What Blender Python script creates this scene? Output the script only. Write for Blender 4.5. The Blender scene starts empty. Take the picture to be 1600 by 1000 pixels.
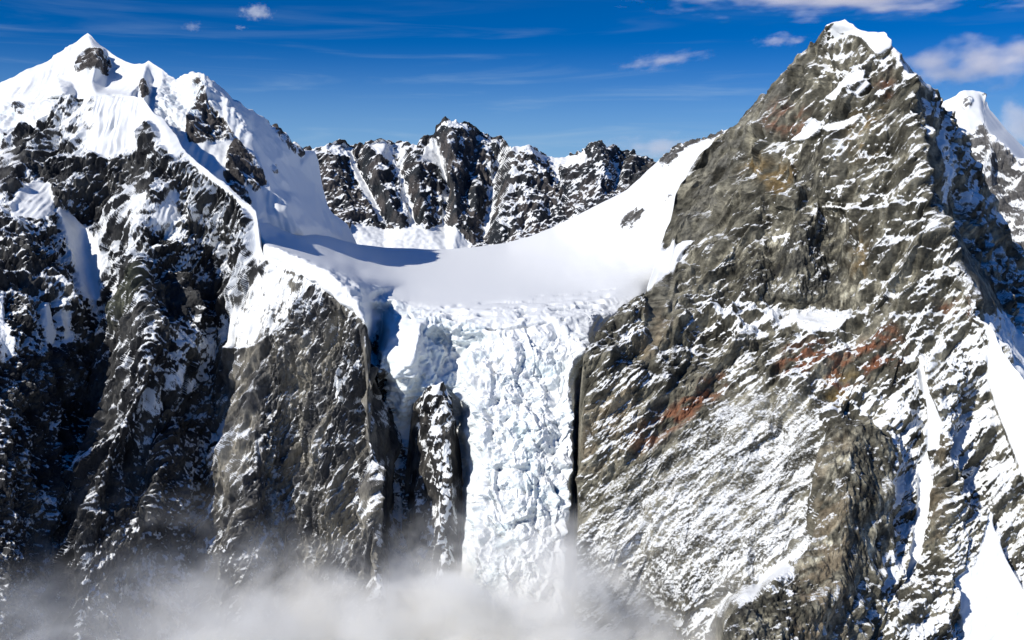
import bpy, math, random
import numpy as np
from mathutils import Vector
from mathutils.geometry import delaunay_2d_cdt

# ------------------------------------------------------------------ camera, sky, sun, exposure
SC = bpy.context.scene
F_PX = 1716.0                      # focal length in pixels of a 1600 px wide picture
PITCH = math.atan(160.0 / F_PX)    # the camera looks a little below the horizon
CAM = np.array([0.0, 0.0, 2600.0])
GROUND_Z = 1150.0

cam_data = bpy.data.cameras.new("camera")
cam_data.sensor_width = 36.0
cam_data.lens = 36.0 * F_PX / 1600.0
cam_data.clip_start = 1.0
cam_data.clip_end = 200000.0
cam = bpy.data.objects.new("camera", cam_data)
SC.collection.objects.link(cam)
cam.location = CAM
cam.rotation_euler = (math.pi / 2 - PITCH, 0, 0)
SC.camera = cam

SUN_EL = math.radians(35.0)
SUN_AZ = math.radians(56.0)        # left of straight behind the camera
SUN_DIR = Vector((-math.sin(SUN_AZ) * math.cos(SUN_EL), -math.cos(SUN_AZ) * math.cos(SUN_EL), math.sin(SUN_EL)))

world = bpy.data.worlds.new("World")
SC.world = world
world.use_nodes = True
WN, WL = world.node_tree.nodes, world.node_tree.links
WN.clear()
w_out = WN.new("ShaderNodeOutputWorld")
w_bg = WN.new("ShaderNodeBackground")
w_sky = WN.new("ShaderNodeTexSky")
w_sky.sky_type = 'NISHITA'
w_sky.sun_disc = False
w_sky.sun_elevation = SUN_EL
w_sky.sun_rotation = math.atan2(SUN_DIR.x, SUN_DIR.y)
w_sky.altitude = 4500.0
w_sky.air_density = 0.75
w_sky.dust_density = 0.0
w_sky.ozone_density = 4.0
w_hsv = WN.new("ShaderNodeHueSaturation")
w_hsv.inputs["Hue"].default_value = 0.507
w_hsv.inputs["Saturation"].default_value = 1.6
w_hsv.inputs["Value"].default_value = 1.3
WL.new(w_sky.outputs[0], w_hsv.inputs["Color"])
# thin high cirrus drawn out along the horizon
w_tc = WN.new("ShaderNodeTexCoord")
w_sep = WN.new("ShaderNodeSeparateXYZ"); WL.new(w_tc.outputs["Generated"], w_sep.inputs[0])
w_map = WN.new("ShaderNodeMapping"); w_map.inputs["Scale"].default_value = (5.0, 5.0, 62.0); w_map.inputs["Rotation"].default_value = (0, math.radians(-4), 0)
WL.new(w_tc.outputs["Generated"], w_map.inputs[0])
w_no = WN.new("ShaderNodeTexNoise"); w_no.inputs["Scale"].default_value = 1.0; w_no.inputs["Detail"].default_value = 6; w_no.inputs["Roughness"].default_value = 0.55; w_no.inputs["Distortion"].default_value = 0.6
WL.new(w_map.outputs[0], w_no.inputs["Vector"])
w_rmp = WN.new("ShaderNodeMapRange"); w_rmp.interpolation_type = 'SMOOTHSTEP'; w_rmp.inputs[1].default_value = 0.50; w_rmp.inputs[2].default_value = 0.82; w_rmp.inputs[3].default_value = 0.0; w_rmp.inputs[4].default_value = 0.6
WL.new(w_no.outputs[0], w_rmp.inputs[0])
w_low = WN.new("ShaderNodeMapRange"); w_low.inputs[1].default_value = 0.02; w_low.inputs[2].default_value = 0.20; w_low.inputs[3].default_value = 1.0; w_low.inputs[4].default_value = 0.0
WL.new(w_sep.outputs[2], w_low.inputs[0])
w_mul = WN.new("ShaderNodeMath"); w_mul.operation = 'MULTIPLY'; WL.new(w_rmp.outputs[0], w_mul.inputs[0]); WL.new(w_low.outputs[0], w_mul.inputs[1])
w_mix = WN.new("ShaderNodeMix"); w_mix.data_type = 'RGBA'
WL.new(w_mul.outputs[0], w_mix.inputs[0]); 
# paler air close to the horizon
w_air = WN.new("ShaderNodeMapRange"); w_air.interpolation_type = 'SMOOTHSTEP'; w_air.inputs[1].default_value = 0.16; w_air.inputs[2].default_value = 0.02; w_air.inputs[3].default_value = 0.0; w_air.inputs[4].default_value = 0.9
WL.new(w_sep.outputs[2], w_air.inputs[0])
w_am = WN.new("ShaderNodeMix"); w_am.data_type = 'RGBA'
WL.new(w_air.outputs[0], w_am.inputs[0]); WL.new(w_hsv.outputs[0], w_am.inputs[6]); w_am.inputs[7].default_value = (3.7, 6.3, 8.9, 1)
WL.new(w_am.outputs[2], w_mix.inputs[6]); w_mix.inputs[7].default_value = (5.8, 7.8, 9.8, 1)
# sky overhead brightened out of view, added as blue fill for the shadows
w_zen_fill = WN.new("ShaderNodeMapRange"); w_zen_fill.interpolation_type = 'SMOOTHSTEP'; w_zen_fill.inputs[1].default_value = 0.2; w_zen_fill.inputs[2].default_value = 0.75; w_zen_fill.inputs[3].default_value = 1.0; w_zen_fill.inputs[4].default_value = 1.7
WL.new(w_sep.outputs[2], w_zen_fill.inputs[0])
w_sc = WN.new("ShaderNodeVectorMath"); w_sc.operation = 'SCALE'; WL.new(w_mix.outputs[2], w_sc.inputs[0]); WL.new(w_zen_fill.outputs[0], w_sc.inputs["Scale"])
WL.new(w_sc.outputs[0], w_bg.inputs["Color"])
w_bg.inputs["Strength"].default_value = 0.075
WL.new(w_bg.outputs[0], w_out.inputs["Surface"])

sun_data = bpy.data.lights.new("sun", 'SUN')
sun_data.energy = 4.6
sun_data.angle = math.radians(0.5)
sun_data.color = (1.0, 0.95, 0.865)
sun = bpy.data.objects.new("sun", sun_data)
SC.collection.objects.link(sun)
sun.rotation_euler = (-SUN_DIR).to_track_quat('-Z', 'Y').to_euler()

SC.view_settings.view_transform = 'Standard'
SC.view_settings.look = 'None'
SC.view_settings.exposure = 0.0
SC.view_settings.gamma = 1.0
SC.render.engine = 'CYCLES'
SC.cycles.use_denoising = True
SC.cycles.max_bounces = 12
SC.cycles.diffuse_bounces = 1
SC.cycles.glossy_bounces = 1
SC.cycles.volume_bounces = 10
SC.cycles.transparent_max_bounces = 8
SC.cycles.volume_step_rate = 1.0
SC.cycles.volume_max_steps = 256

# ------------------------------------------------------------------ helpers: points, noise, masks
FWD = np.array([0.0, math.cos(PITCH), -math.sin(PITCH)])
UP = np.array([0.0, math.sin(PITCH), math.cos(PITCH)])
RIGHT = np.array([1.0, 0.0, 0.0])

def at(u, v, d):
    u, v, d = np.asarray(u, float), np.asarray(v, float), np.asarray(d, float)
    return (CAM + d[..., None] * FWD + ((u - 800) / F_PX * d)[..., None] * RIGHT
            + ((500 - v) / F_PX * d)[..., None] * UP)

def _hash(ix, iy, iz, seed):
    h = (ix.astype(np.uint32) * np.uint32(374761393) + iy.astype(np.uint32) * np.uint32(668265263)
         + iz.astype(np.uint32) * np.uint32(2147483647 - 58) + np.uint32((seed * 144665) & 0xffffffff))
    h = (h ^ (h >> np.uint32(13))) * np.uint32(1274126177)
    h = (h ^ (h >> np.uint32(16))) * np.uint32(2246822519)
    return h ^ (h >> np.uint32(15))

_G = np.array([[1,1,0],[-1,1,0],[1,-1,0],[-1,-1,0],[1,0,1],[-1,0,1],[1,0,-1],[-1,0,-1],
               [0,1,1],[0,-1,1],[0,1,-1],[0,-1,-1],[1,1,0],[0,-1,1],[-1,1,0],[0,-1,-1]], np.float32)

def perlin(P, seed=0):
    """gradient noise, roughly -1..1, P is (n,3)"""
    P = np.asarray(P, np.float64)
    I = np.floor(P).astype(np.int64)
    Fr = (P - I).astype(np.float32)
    W = Fr * Fr * Fr * (Fr * (Fr * 6 - 15) + 10)
    out = np.zeros(len(P), np.float32)
    for dx in (0, 1):
        wx = W[:, 0] if dx else 1 - W[:, 0]
        for dy in (0, 1):
            wy = W[:, 1] if dy else 1 - W[:, 1]
            for dz in (0, 1):
                wz = W[:, 2] if dz else 1 - W[:, 2]
                g = _G[_hash(I[:, 0] + dx, I[:, 1] + dy, I[:, 2] + dz, seed) & np.uint32(15)]
                out += wx * wy * wz * (g[:, 0] * (Fr[:, 0] - dx) + g[:, 1] * (Fr[:, 1] - dy) + g[:, 2] * (Fr[:, 2] - dz))
    return out

def fbm(P, octaves=4, lac=2.03, gain=0.5, seed=0):
    a, s, out = 1.0, 1.0, 0.0
    for o in range(octaves):
        out = out + a * perlin(P * s + 17.3 * o, seed + o)
        a *= gain; s *= lac
    return out

def ridged(P, octaves=4, lac=2.07, gain=0.5, seed=0):
    """sharp crests, 0..~1.3"""
    a, s, out, w = 1.0, 1.0, 0.0, 1.0
    for o in range(octaves):
        n = (1 - np.abs(perlin(P * s + 31.7 * o, seed + o)) * 1.6)
        n = np.clip(n, 0, 1) ** 2
        out = out + a * n * w
        w = np.clip(n * 1.6, 0.15, 1)
        a *= gain; s *= lac
    return out

def _rots(n, seed):
    r = np.random.RandomState(seed); out = []
    for _ in range(n):
        q, _r = np.linalg.qr(r.normal(size=(3, 3))); out.append(q)
    return np.array(out, np.float32)
_ROT = _rots(4, 3)

def facets(P, seed=0):
    """piled angular blocks: the upper envelope of turned boxes, about -0.5..0.5, no jumps"""
    P = np.asarray(P, np.float64)
    I = np.floor(P - 0.5).astype(np.int64)
    Fr = (P - I).astype(np.float32)
    best = np.full(len(P), -9.0, np.float32)
    for dx in (0, 1):
        for dy in (0, 1):
            for dz in (0, 1):
                h = _hash(I[:, 0] + dx, I[:, 1] + dy, I[:, 2] + dz, seed)
                h2 = _hash(I[:, 0] + dx, I[:, 1] + dy, I[:, 2] + dz, seed + 77)
                r = np.stack([(h & np.uint32(1023)), (h >> np.uint32(10)) & np.uint32(1023), (h >> np.uint32(20)) & np.uint32(1023)], 1).astype(np.float32) / 1023
                D = Fr - (np.array([dx, dy, dz], np.float32) + 0.5 + (r - 0.5) * 0.8)
                k = (h2 & np.uint32(3)).astype(int)
                am = ((h2 >> np.uint32(8)) & np.uint32(1023)).astype(np.float32) / 1023
                Q = np.abs(np.einsum('nij,nj->ni', _ROT[k], D))
                val = am * 0.55 - np.maximum(np.maximum(Q[:, 0] * 1.0, Q[:, 1] * 1.35), Q[:, 2] * 0.8)
                best = np.maximum(best, val)
    return (best + 0.12) * 1.5

def warped(P, scale, amount, seed):
    return P + amount * np.stack([perlin(P / scale, seed), perlin(P / scale + 9.7, seed + 1), perlin(P / scale + 23.1, seed + 2)], 1)

def stretch(P, axis, k):
    """squeeze coordinates along a unit axis, so that noise is drawn out along it"""
    a = np.asarray(axis, float); a = a / np.linalg.norm(a)
    t = P @ a
    return P + np.outer(t * (k - 1), a)

IU0, IU1, IV0, IV1 = -240, 1860, -60, 1120       # raster that holds traced outlines
RW, RH = IU1 - IU0, IV1 - IV0
GU, GV = np.meshgrid(np.arange(IU0, IU1), np.arange(IV0, IV1))

def sample(img, u, v):
    x = np.clip(np.asarray(u) - IU0, 0, RW - 1.001); y = np.clip(np.asarray(v) - IV0, 0, RH - 1.001)
    x0, y0 = x.astype(int), y.astype(int); fx, fy = x - x0, y - y0
    return ((img[y0, x0] * (1 - fx) + img[y0, x0 + 1] * fx) * (1 - fy)
            + (img[y0 + 1, x0] * (1 - fx) + img[y0 + 1, x0 + 1] * fx) * fy)

def blur(img, s):
    if s <= 0: return img
    r = int(3 * s) + 1
    k = np.exp(-0.5 * (np.arange(-r, r + 1) / s) ** 2); k /= k.sum()
    for ax in (0, 1):
        pad = [(0, 0), (0, 0)]; pad[ax] = (r, r)
        q = np.pad(img, pad, mode='edge')
        o = np.zeros_like(img)
        n = img.shape[ax]
        for i, w in enumerate(k):
            o += w * (q[i:i + n] if ax == 0 else q[:, i:i + n])
        img = o
    return img

def poly_mask(poly):
    m = np.zeros((RH, RW), bool)
    p = np.array(poly, float)
    u0, u1 = int(max(p[:, 0].min() - 1, IU0)), int(min(p[:, 0].max() + 2, IU1))
    v0, v1 = int(max(p[:, 1].min() - 1, IV0)), int(min(p[:, 1].max() + 2, IV1))
    uu, vv = np.meshgrid(np.arange(u0, u1), np.arange(v0, v1))
    ins = np.zeros(uu.shape, bool)
    n = len(p)
    for i in range(n):
        (x1, y1), (x2, y2) = p[i], p[(i + 1) % n]
        if y1 == y2: continue
        c = ((y1 > vv) != (y2 > vv)) & (uu < (x2 - x1) * (vv - y1) / (y2 - y1) + x1)
        ins ^= c
    m[v0 - IV0:v1 - IV0, u0 - IU0:u1 - IU0] = ins
    return m

def line_dist(lines):
    """pixel distance to a set of polylines, evaluated lazily at points"""
    segs = []
    for l in lines:
        for a, b in zip(l[:-1], l[1:]):
            segs.append((a[0], a[1], b[0], b[1]))
    segs = np.array(segs, float)
    def f(u, v):
        best = np.full(np.shape(u), 1e9)
        for x1, y1, x2, y2 in segs:
            dx, dy = x2 - x1, y2 - y1
            t = np.clip(((u - x1) * dx + (v - y1) * dy) / (dx * dx + dy * dy + 1e-9), 0, 1)
            best = np.minimum(best, np.hypot(u - x1 - t * dx, v - y1 - t * dy))
        return best
    return f

def tin(lines):
    """inverse distance image from traced crest and gully lines [(u,v,d), ...]; flat faces between them"""
    idx, pts, edges = {}, [], []
    def pid(p):
        k = (round(p[0], 1), round(p[1], 1))
        if k not in idx:
            idx[k] = len(pts); pts.append(p)
        return idx[k]
    for l in lines:
        ids = [pid(p) for p in l]
        edges += [(a, b) for a, b in zip(ids[:-1], ids[1:]) if a != b]
    co = [Vector((p[0], p[1])) for p in pts]
    vs, es, fs, ov, oe, of = delaunay_2d_cdt(co, edges, [], 0, 0.01)
    dv = []
    for i, q in enumerate(vs):
        src = [pts[k][2] for k in ov[i]]
        if src: dv.append(1.0 / src[0])
        else:
            w = np.array([1 / (math.hypot(q.x - p[0], q.y - p[1]) + 1e-3) ** 2 for p in pts])
            dv.append(float((w / np.array([p[2] for p in pts])).sum() / w.sum()))
    img = np.full((RH, RW), np.nan)
    for f in fs:
        (x1, y1), (x2, y2), (x3, y3) = [(vs[i].x, vs[i].y) for i in f[:3]]
        u0, u1 = max(int(min(x1, x2, x3)) - 1, IU0), min(int(max(x1, x2, x3)) + 2, IU1)
        v0, v1 = max(int(min(y1, y2, y3)) - 1, IV0), min(int(max(y1, y2, y3)) + 2, IV1)
        if u1 <= u0 or v1 <= v0: continue
        uu, vv = np.meshgrid(np.arange(u0, u1), np.arange(v0, v1))
        det = (y2 - y3) * (x1 - x3) + (x3 - x2) * (y1 - y3)
        if abs(det) < 1e-9: continue
        a = ((y2 - y3) * (uu - x3) + (x3 - x2) * (vv - y3)) / det
        b = ((y3 - y1) * (uu - x3) + (x1 - x3) * (vv - y3)) / det
        c = 1 - a - b
        m = (a >= -1e-6) & (b >= -1e-6) & (c >= -1e-6)
        val = a * dv[f[0]] + b * dv[f[1]] + c * dv[f[2]]
        sub = img[v0 - IV0:v1 - IV0, u0 - IU0:u1 - IU0]
        sub[m] = val[m]
    for _ in range(2):                       # carry the values out past the hull
        for ax in (0, 1):
            for rev in (False, True):
                A = img if ax == 0 else img.T
                A = A[::-1] if rev else A
                for i in range(1, len(A)):
                    m = np.isnan(A[i]); A[i][m] = A[i - 1][m]
    return img

def curve(pts, u):
    p = np.array(sorted(pts), float)
    return np.interp(u, p[:, 0], p[:, 1])

def cover_grid(rows, u0, v0, cell=50):
    """digits 0-9: how much of each 50 px cell of the face is under snow"""
    g = np.array([[int(c) / 9.0 for c in r] for r in rows])
    h, w = g.shape
    x = np.clip((GU - u0) / cell - 0.5, 0, w - 1.001); y = np.clip((GV - v0) / cell - 0.5, 0, h - 1.001)
    x0, y0 = x.astype(int), y.astype(int); fx, fy = x - x0, y - y0
    return (g[y0, x0] * (1 - fx) + g[y0, x0 + 1] * fx) * (1 - fy) + (g[y0 + 1, x0] * (1 - fx) + g[y0 + 1, x0 + 1] * fx) * fy

def paint(img, polys, feather=3):
    for poly, val in polys:
        m = blur(poly_mask(poly).astype(float), feather)
        img = img * (1 - m) + val * m
    return img

# ------------------------------------------------------------------ materials
def nd(nt, t, **kw):
    n = nt.nodes.new(t)
    for k, v in kw.items(): setattr(n, k, v)
    return n

def terrain_material(name, tilt=0.0, draw=(1, 1, 1)):
    """rock whose colour varies by bed and stain, with snow or ice lying on it"""
    m = bpy.data.materials.new(name); m.use_nodes = True
    nt = m.node_tree; nt.nodes.clear(); L = nt.links.new
    out = nd(nt, "ShaderNodeOutputMaterial"); bs = nd(nt, "ShaderNodeBsdfPrincipled")
    geo = nd(nt, "ShaderNodeTexCoord")
    a_s = nd(nt, "ShaderNodeAttribute", attribute_name="snow")
    a_r = nd(nt, "ShaderNodeAttribute", attribute_name="rock_colour")
    a_c = nd(nt, "ShaderNodeAttribute", attribute_name="snow_colour")
    n1 = nd(nt, "ShaderNodeTexNoise"); n1.inputs["Scale"].default_value = 0.30; n1.inputs["Detail"].default_value = 6; n1.inputs["Roughness"].default_value = 0.85
    n2 = nd(nt, "ShaderNodeTexNoise"); n2.inputs["Scale"].default_value = 0.11; n2.inputs["Detail"].default_value = 8; n2.inputs["Roughness"].default_value = 0.72
    mp = nd(nt, "ShaderNodeMapping"); mp.inputs["Rotation"].default_value = (0, math.radians(tilt), 0); mp.inputs["Scale"].default_value = draw
    L(geo.outputs["Object"], mp.inputs[0]); L(mp.outputs[0], n1.inputs["Vector"]); L(mp.outputs[0], n2.inputs["Vector"])
    r2 = nd(nt, "ShaderNodeMapRange"); r2.inputs[1].default_value = 0.3; r2.inputs[2].default_value = 0.7; r2.inputs[3].default_value = 0.45; r2.inputs[4].default_value = 1.65
    L(n2.outputs[0], r2.inputs[0])
    mul = nd(nt, "ShaderNodeVectorMath", operation='SCALE'); L(a_r.outputs["Color"], mul.inputs[0]); L(r2.outputs[0], mul.inputs["Scale"])
    add = nd(nt, "ShaderNodeMath", operation='MULTIPLY_ADD'); L(n1.outputs[0], add.inputs[0]); add.inputs[1].default_value = 2.0; L(a_s.outputs["Fac"], add.inputs[2])
    ss = nd(nt, "ShaderNodeMapRange", interpolation_type='SMOOTHSTEP'); ss.inputs[1].default_value = 1.33; ss.inputs[2].default_value = 1.67
    L(add.outputs[0], ss.inputs[0])
    mix = nd(nt, "ShaderNodeMix", data_type='RGBA'); L(ss.outputs[0], mix.inputs[0]); L(mul.outputs[0], mix.inputs[6]); L(a_c.outputs["Color"], mix.inputs[7])
    L(mix.outputs[2], bs.inputs["Base Color"])
    rr = nd(nt, "ShaderNodeMapRange"); rr.inputs[3].default_value = 0.85; rr.inputs[4].default_value = 0.6; L(ss.outputs[0], rr.inputs[0]); L(rr.outputs[0], bs.inputs["Roughness"])
    n3 = nd(nt, "ShaderNodeTexNoise"); n3.inputs["Scale"].default_value = 0.22; n3.inputs["Detail"].default_value = 5; n3.inputs["Roughness"].default_value = 0.72
    L(mp.outputs[0], n3.inputs["Vector"])
    bst = nd(nt, "ShaderNodeMapRange"); bst.inputs[3].default_value = 0.9; bst.inputs[4].default_value = 0.12; L(ss.outputs[0], bst.inputs[0])
    bp = nd(nt, "ShaderNodeBump"); bp.inputs["Distance"].default_value = 5.0; L(bst.outputs[0], bp.inputs["Strength"]); L(n3.outputs[0], bp.inputs["Height"])
    L(bp.outputs[0], bs.inputs["Normal"])
    bs.inputs["Specular IOR Level"].default_value = 0.25
    L(bs.outputs[0], out.inputs["Surface"])
    return m

MAT = terrain_material("rock_and_snow")
MAT_STEEP = terrain_material("steep_rock_and_snow", 24.0, (1, 1, 0.35))
MAT_BED = terrain_material("bedded_rock_and_snow", -31.0, (0.5, 1, 1))

def tag(o, label=None, cat=None, kind=None, group=None):
    if label: o["label"] = label
    if cat: o["category"] = cat
    if kind: o["kind"] = kind
    if group: o["group"] = group
    return o

def grid_faces(nr, nc, mask=None):
    i = np.arange(nr * nc).reshape(nr, nc)
    q = np.stack([i[:-1, :-1], i[1:, :-1], i[1:, 1:], i[:-1, 1:]], -1).reshape(-1, 4)
    return q if mask is None else q[mask.reshape(-1)]

def mesh_object(name, P, quads, attrs, smooth=None, parent=None, mat=MAT):
    used = np.zeros(len(P), bool); used[quads.reshape(-1)] = True
    remap = np.cumsum(used) - 1
    P2 = P[used]; q = remap[quads]
    me = bpy.data.meshes.new(name)
    me.vertices.add(len(P2)); me.vertices.foreach_set("co", P2.astype(np.float32).ravel())
    me.loops.add(q.size); me.loops.foreach_set("vertex_index", q.astype(np.int32).ravel())
    me.polygons.add(len(q))
    me.polygons.foreach_set("loop_start", (np.arange(len(q)) * 4).astype(np.int32))
    me.polygons.foreach_set("loop_total", np.full(len(q), 4, np.int32))
    for k, v in attrs.items():
        v = v[used]
        if v.ndim == 1:
            a = me.attributes.new(k, 'FLOAT', 'POINT'); a.data.foreach_set("value", v.astype(np.float32))
        else:
            a = me.attributes.new(k, 'FLOAT_COLOR', 'POINT')
            a.data.foreach_set("color", np.concatenate([v, np.ones((len(v), 1))], 1).astype(np.float32).ravel())
    me.update(calc_edges=True)
    if smooth is not None:
        me.polygons.foreach_set("use_smooth", smooth[used][q].mean(1) > 0.5)
    me.materials.append(mat)
    me.validate()
    o = bpy.data.objects.new(name, me)
    SC.collection.objects.link(o)
    if parent: o.parent = parent
    return o

def normals(G):
    du = np.gradient(G, axis=1); dv = np.gradient(G, axis=0)
    n = np.cross(dv, du)
    n /= np.linalg.norm(n, axis=-1, keepdims=True) + 1e-9
    return n

def smooth_rows(G, s):
    """average a grid of points along its rows and columns"""
    r = int(2.5 * s) + 1
    k = np.exp(-0.5 * (np.arange(-r, r + 1) / s) ** 2); k /= k.sum()
    for ax in (0, 1):
        pad = [(0, 0)] * G.ndim; pad[ax] = (r, r)
        q = np.pad(G, pad, mode='edge'); n = G.shape[ax]
        o = np.zeros_like(G)
        for i, w in enumerate(k):
            o += w * np.take(q, np.arange(i, i + n), axis=ax)
        G = o
    return G

class Face:
    """One mountain side: front surface traced as crests and gullies, its far side and its foot."""
    def __init__(s, u0, u1, top, bottom, lines, step=1.4, ustep=None, soft=3.0, back=(420.0, 50.0), foot=True, calm=None, wobble=0.0):
        s.u = np.arange(u0, u1 + step, ustep or step); nc = len(s.u)
        vt = curve(top, s.u); vb = curve(bottom, s.u) if not np.isscalar(bottom) else np.full(nc, float(bottom))
        vb = np.maximum(vb, vt + 4)
        nr = int((vb - vt).max() / step) + 2
        t = np.linspace(0, 1, nr)[:, None]
        V = vt + t * (vb - vt); U = np.broadcast_to(s.u, V.shape)
        raw = tin(lines); inv = blur(raw, soft)
        if calm is not None:
            inv = inv * (1 - calm) + blur(raw, 22) * calm
        UV = np.stack([U.ravel() / 38.0, V.ravel() / 30.0, np.full(U.size, u0 * 0.1)], 1)
        wb = (perlin(UV, 7) + 0.5 * perlin(UV * 2.3, 8)).reshape(U.shape) * wobble * np.clip((V - vt) / 12.0, 0, 1)
        front = at(U, V, 1.0 / sample(inv, U + wb, V))
        rows, vrows = [front], [V]
        if back:
            L, ang = back
            k = (np.linspace(1, 0, 42)[:-1] ** 1.6)[:, None]
            top0 = front[0]
            bk = top0[None] + np.stack([0 * k, L * k, -L * k * math.tan(math.radians(ang))], -1)
            rows.insert(0, bk); vrows.insert(0, np.broadcast_to(vt, (len(k), nc)))
            s.nb = len(k)
        else: s.nb = 0
        if foot:
            k = (np.linspace(0, 1, 16)[1:])[:, None]
            b0 = front[-1]
            drop = (b0[:, 2] - GROUND_Z + 40)[None] * k
            ft = b0[None] + np.stack([0 * drop, -0.35 * drop, -drop], -1)
            rows.append(ft); vrows.append(np.broadcast_to(vb, (len(k), nc)))
        s.B = np.concatenate(rows, 0); s.V = np.concatenate(vrows, 0)
        s.crest = sstep(0, 22, s.V - vt[None]); s.crest[:s.nb] = 0      # 0 on the crest and behind it
        s.U = np.broadcast_to(s.u, s.V.shape)
        s.shape = s.V.shape
        # direction to displace in: the wide average slope of the traced front
        G = at(GU, GV, 1.0 / blur(inv, 9)); Ni = normals(G)
        s.N = normals(smooth_rows(s.B, 4))
        fr = slice(s.nb, s.nb + nr)
        s.N[fr] = np.stack([sample(Ni[..., i], U, V) for i in range(3)], -1)
        s.N = smooth_rows(s.N, 3)
        s.N[..., 1] -= 0.35                          # lean towards the open side so that folds do not cross
        s.N /= np.linalg.norm(s.N, axis=-1, keepdims=True) + 1e-9
        s.flat = s.B.reshape(-1, 3)
        su = np.linalg.norm(np.gradient(s.B, axis=1), axis=-1); sv = np.linalg.norm(np.gradient(s.B, axis=0), axis=-1)
        nominal = np.median(np.minimum(su, sv)[s.nb:s.nb + nr])
        s.gap = smooth_rows(np.maximum(su, sv), 2)
        s.att = smooth_rows(np.clip(2.6 * nominal / np.maximum(su, sv), 0.08, 1), 2)     # calm the surface where it is seen edge on
    def img(s, im): return sample(im, s.U, s.V)
    def f(s, arr): return arr.reshape(s.shape)
    def lod(s, lam):
        """1 where the mesh is fine enough to carry a feature of this size, 0 where it is not"""
        return np.clip(lam / (3.0 * s.gap) - 0.35, 0, 1)
    def grain(s, Pn, lam, octaves, gain, seed):
        a, out = 1.0, 0.0
        for o in range(octaves):
            out = out + a * s.f(perlin(Pn / lam + 13.1 * o, seed + o)) * s.lod(lam)
            a *= gain; lam /= 2.03
        return out
    def ridge(s, Pn, lam, octaves, gain, seed):
        a, out, w = 1.0, 0.0, 1.0
        for o in range(octaves):
            n = np.clip(1 - np.abs(s.f(perlin(Pn / lam + 31.7 * o, seed + o))) * 1.9, -0.2, 1)
            l = s.lod(lam)
            out = out + a * (n * w * l + 0.35 * (1 - l))
            w = np.clip(n * 1.6, 0.15, 1); a *= gain; lam /= 2.07
        return out
    def displace(s, h):
        P = s.B + s.N * (h * s.att)[..., None]
        s.hold = np.clip(s.att * 1.7 - 0.15, 0, 1)           # rows seen edge on are evened out
        s.P = P * s.hold[..., None] + smooth_rows(P, 3.0) * (1 - s.hold)[..., None]
    def snow(s, cover, grain, k=1.5, slope=0.6, patch=0.8):
        """rank every point by how well it holds snow, then fill up to the cover traced for its place"""
        nz = normals(s.P)[..., 2]
        q = (nz - smooth_rows(nz, 14)); q /= q.std() + 1e-6
        g = grain / (grain.std() + 1e-6)
        pt = s.grain(s.flat, 46.0, 3, 0.6, 901); pt /= pt.std() + 1e-6
        sc = (slope * np.clip(q, -2.5, 2.5) + g + patch * pt).ravel()
        p = np.empty(len(sc)); p[np.argsort(sc)] = np.linspace(0, 1, len(sc))
        kk = s.img(k) if isinstance(k, np.ndarray) else k
        val = (p.reshape(s.shape) - (1 - cover)) * kk + 0.5
        val = np.where(cover > 0.97, 2.4, val)
        val = np.where(cover < 0.02, np.minimum(val, -0.3), val)
        val = val * s.hold + smooth_rows(val, 3.0) * (1 - s.hold)
        s.S = np.clip(val, -0.6, 2.4)
        return s.S
    def build(s, name, rock, snow_col, smooth, parts=(), parent=None, mat=MAT):
        nr, nc = s.shape
        attrs = {"snow": s.S.ravel(), "rock_colour": rock.reshape(-1, 3), "snow_colour": snow_col.reshape(-1, 3)}
        sm = np.maximum(smooth.astype(float), (s.hold < 0.55).astype(float)).ravel()
        taken = np.zeros((nr - 1, nc - 1), bool)
        P = s.P.reshape(-1, 3)
        todo = []
        for pname, mask, label in parts:
            m = s.img(mask)[:-1, :-1] > 0.5
            m &= ~taken
            m[:s.nb] = False
            taken |= m
            todo.append((pname, m, label))
        o = mesh_object(name, P, grid_faces(nr, nc, ~taken), attrs, sm, parent, mat)
        for pname, m, label in todo:
            if m.sum() < 4: continue
            c = mesh_object(pname, P, grid_faces(nr, nc, m), attrs, sm, o, mat)
            if label: c["label"] = label
        return o

def mixcol(a, b, t):
    return np.asarray(a) * (1 - t[..., None]) + np.asarray(b) * t[..., None]

WHITE = (0.85, 0.872, 0.878)
def sstep(a, b, x):
    t = np.clip((x - a) / (b - a), 0, 1); return t * t * (3 - 2 * t)

# ------------------------------------------------------------------ the ground under the mist
def build_ground():
    n = 90
    t = np.linspace(-1, 1, n); r = np.sign(t) * (np.abs(t) ** 3) * 60000 + t * 3000
    X, Y = np.meshgrid(r, r + 3000)
    P = np.stack([X, Y, np.zeros_like(X)], -1)
    P[..., 2] = GROUND_Z + 25 * fbm(P.reshape(-1, 3) / 700.0, 4, seed=5).reshape(X.shape)
    F = P.reshape(-1, 3)
    s = np.clip(0.5 + fbm(F / 90.0, 4, seed=9), 0, 1)
    c = np.tile((0.13, 0.125, 0.11), (len(F), 1)); w = np.tile(WHITE, (len(F), 1))
    q = grid_faces(n, n)[:, ::-1]
    o = mesh_object("ground", F, q, {"snow": s, "rock_colour": c, "snow_colour": w})
    tag(o, "snow dusted valley floor far below the mist", "valley floor", "structure")
build_ground()

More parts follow.
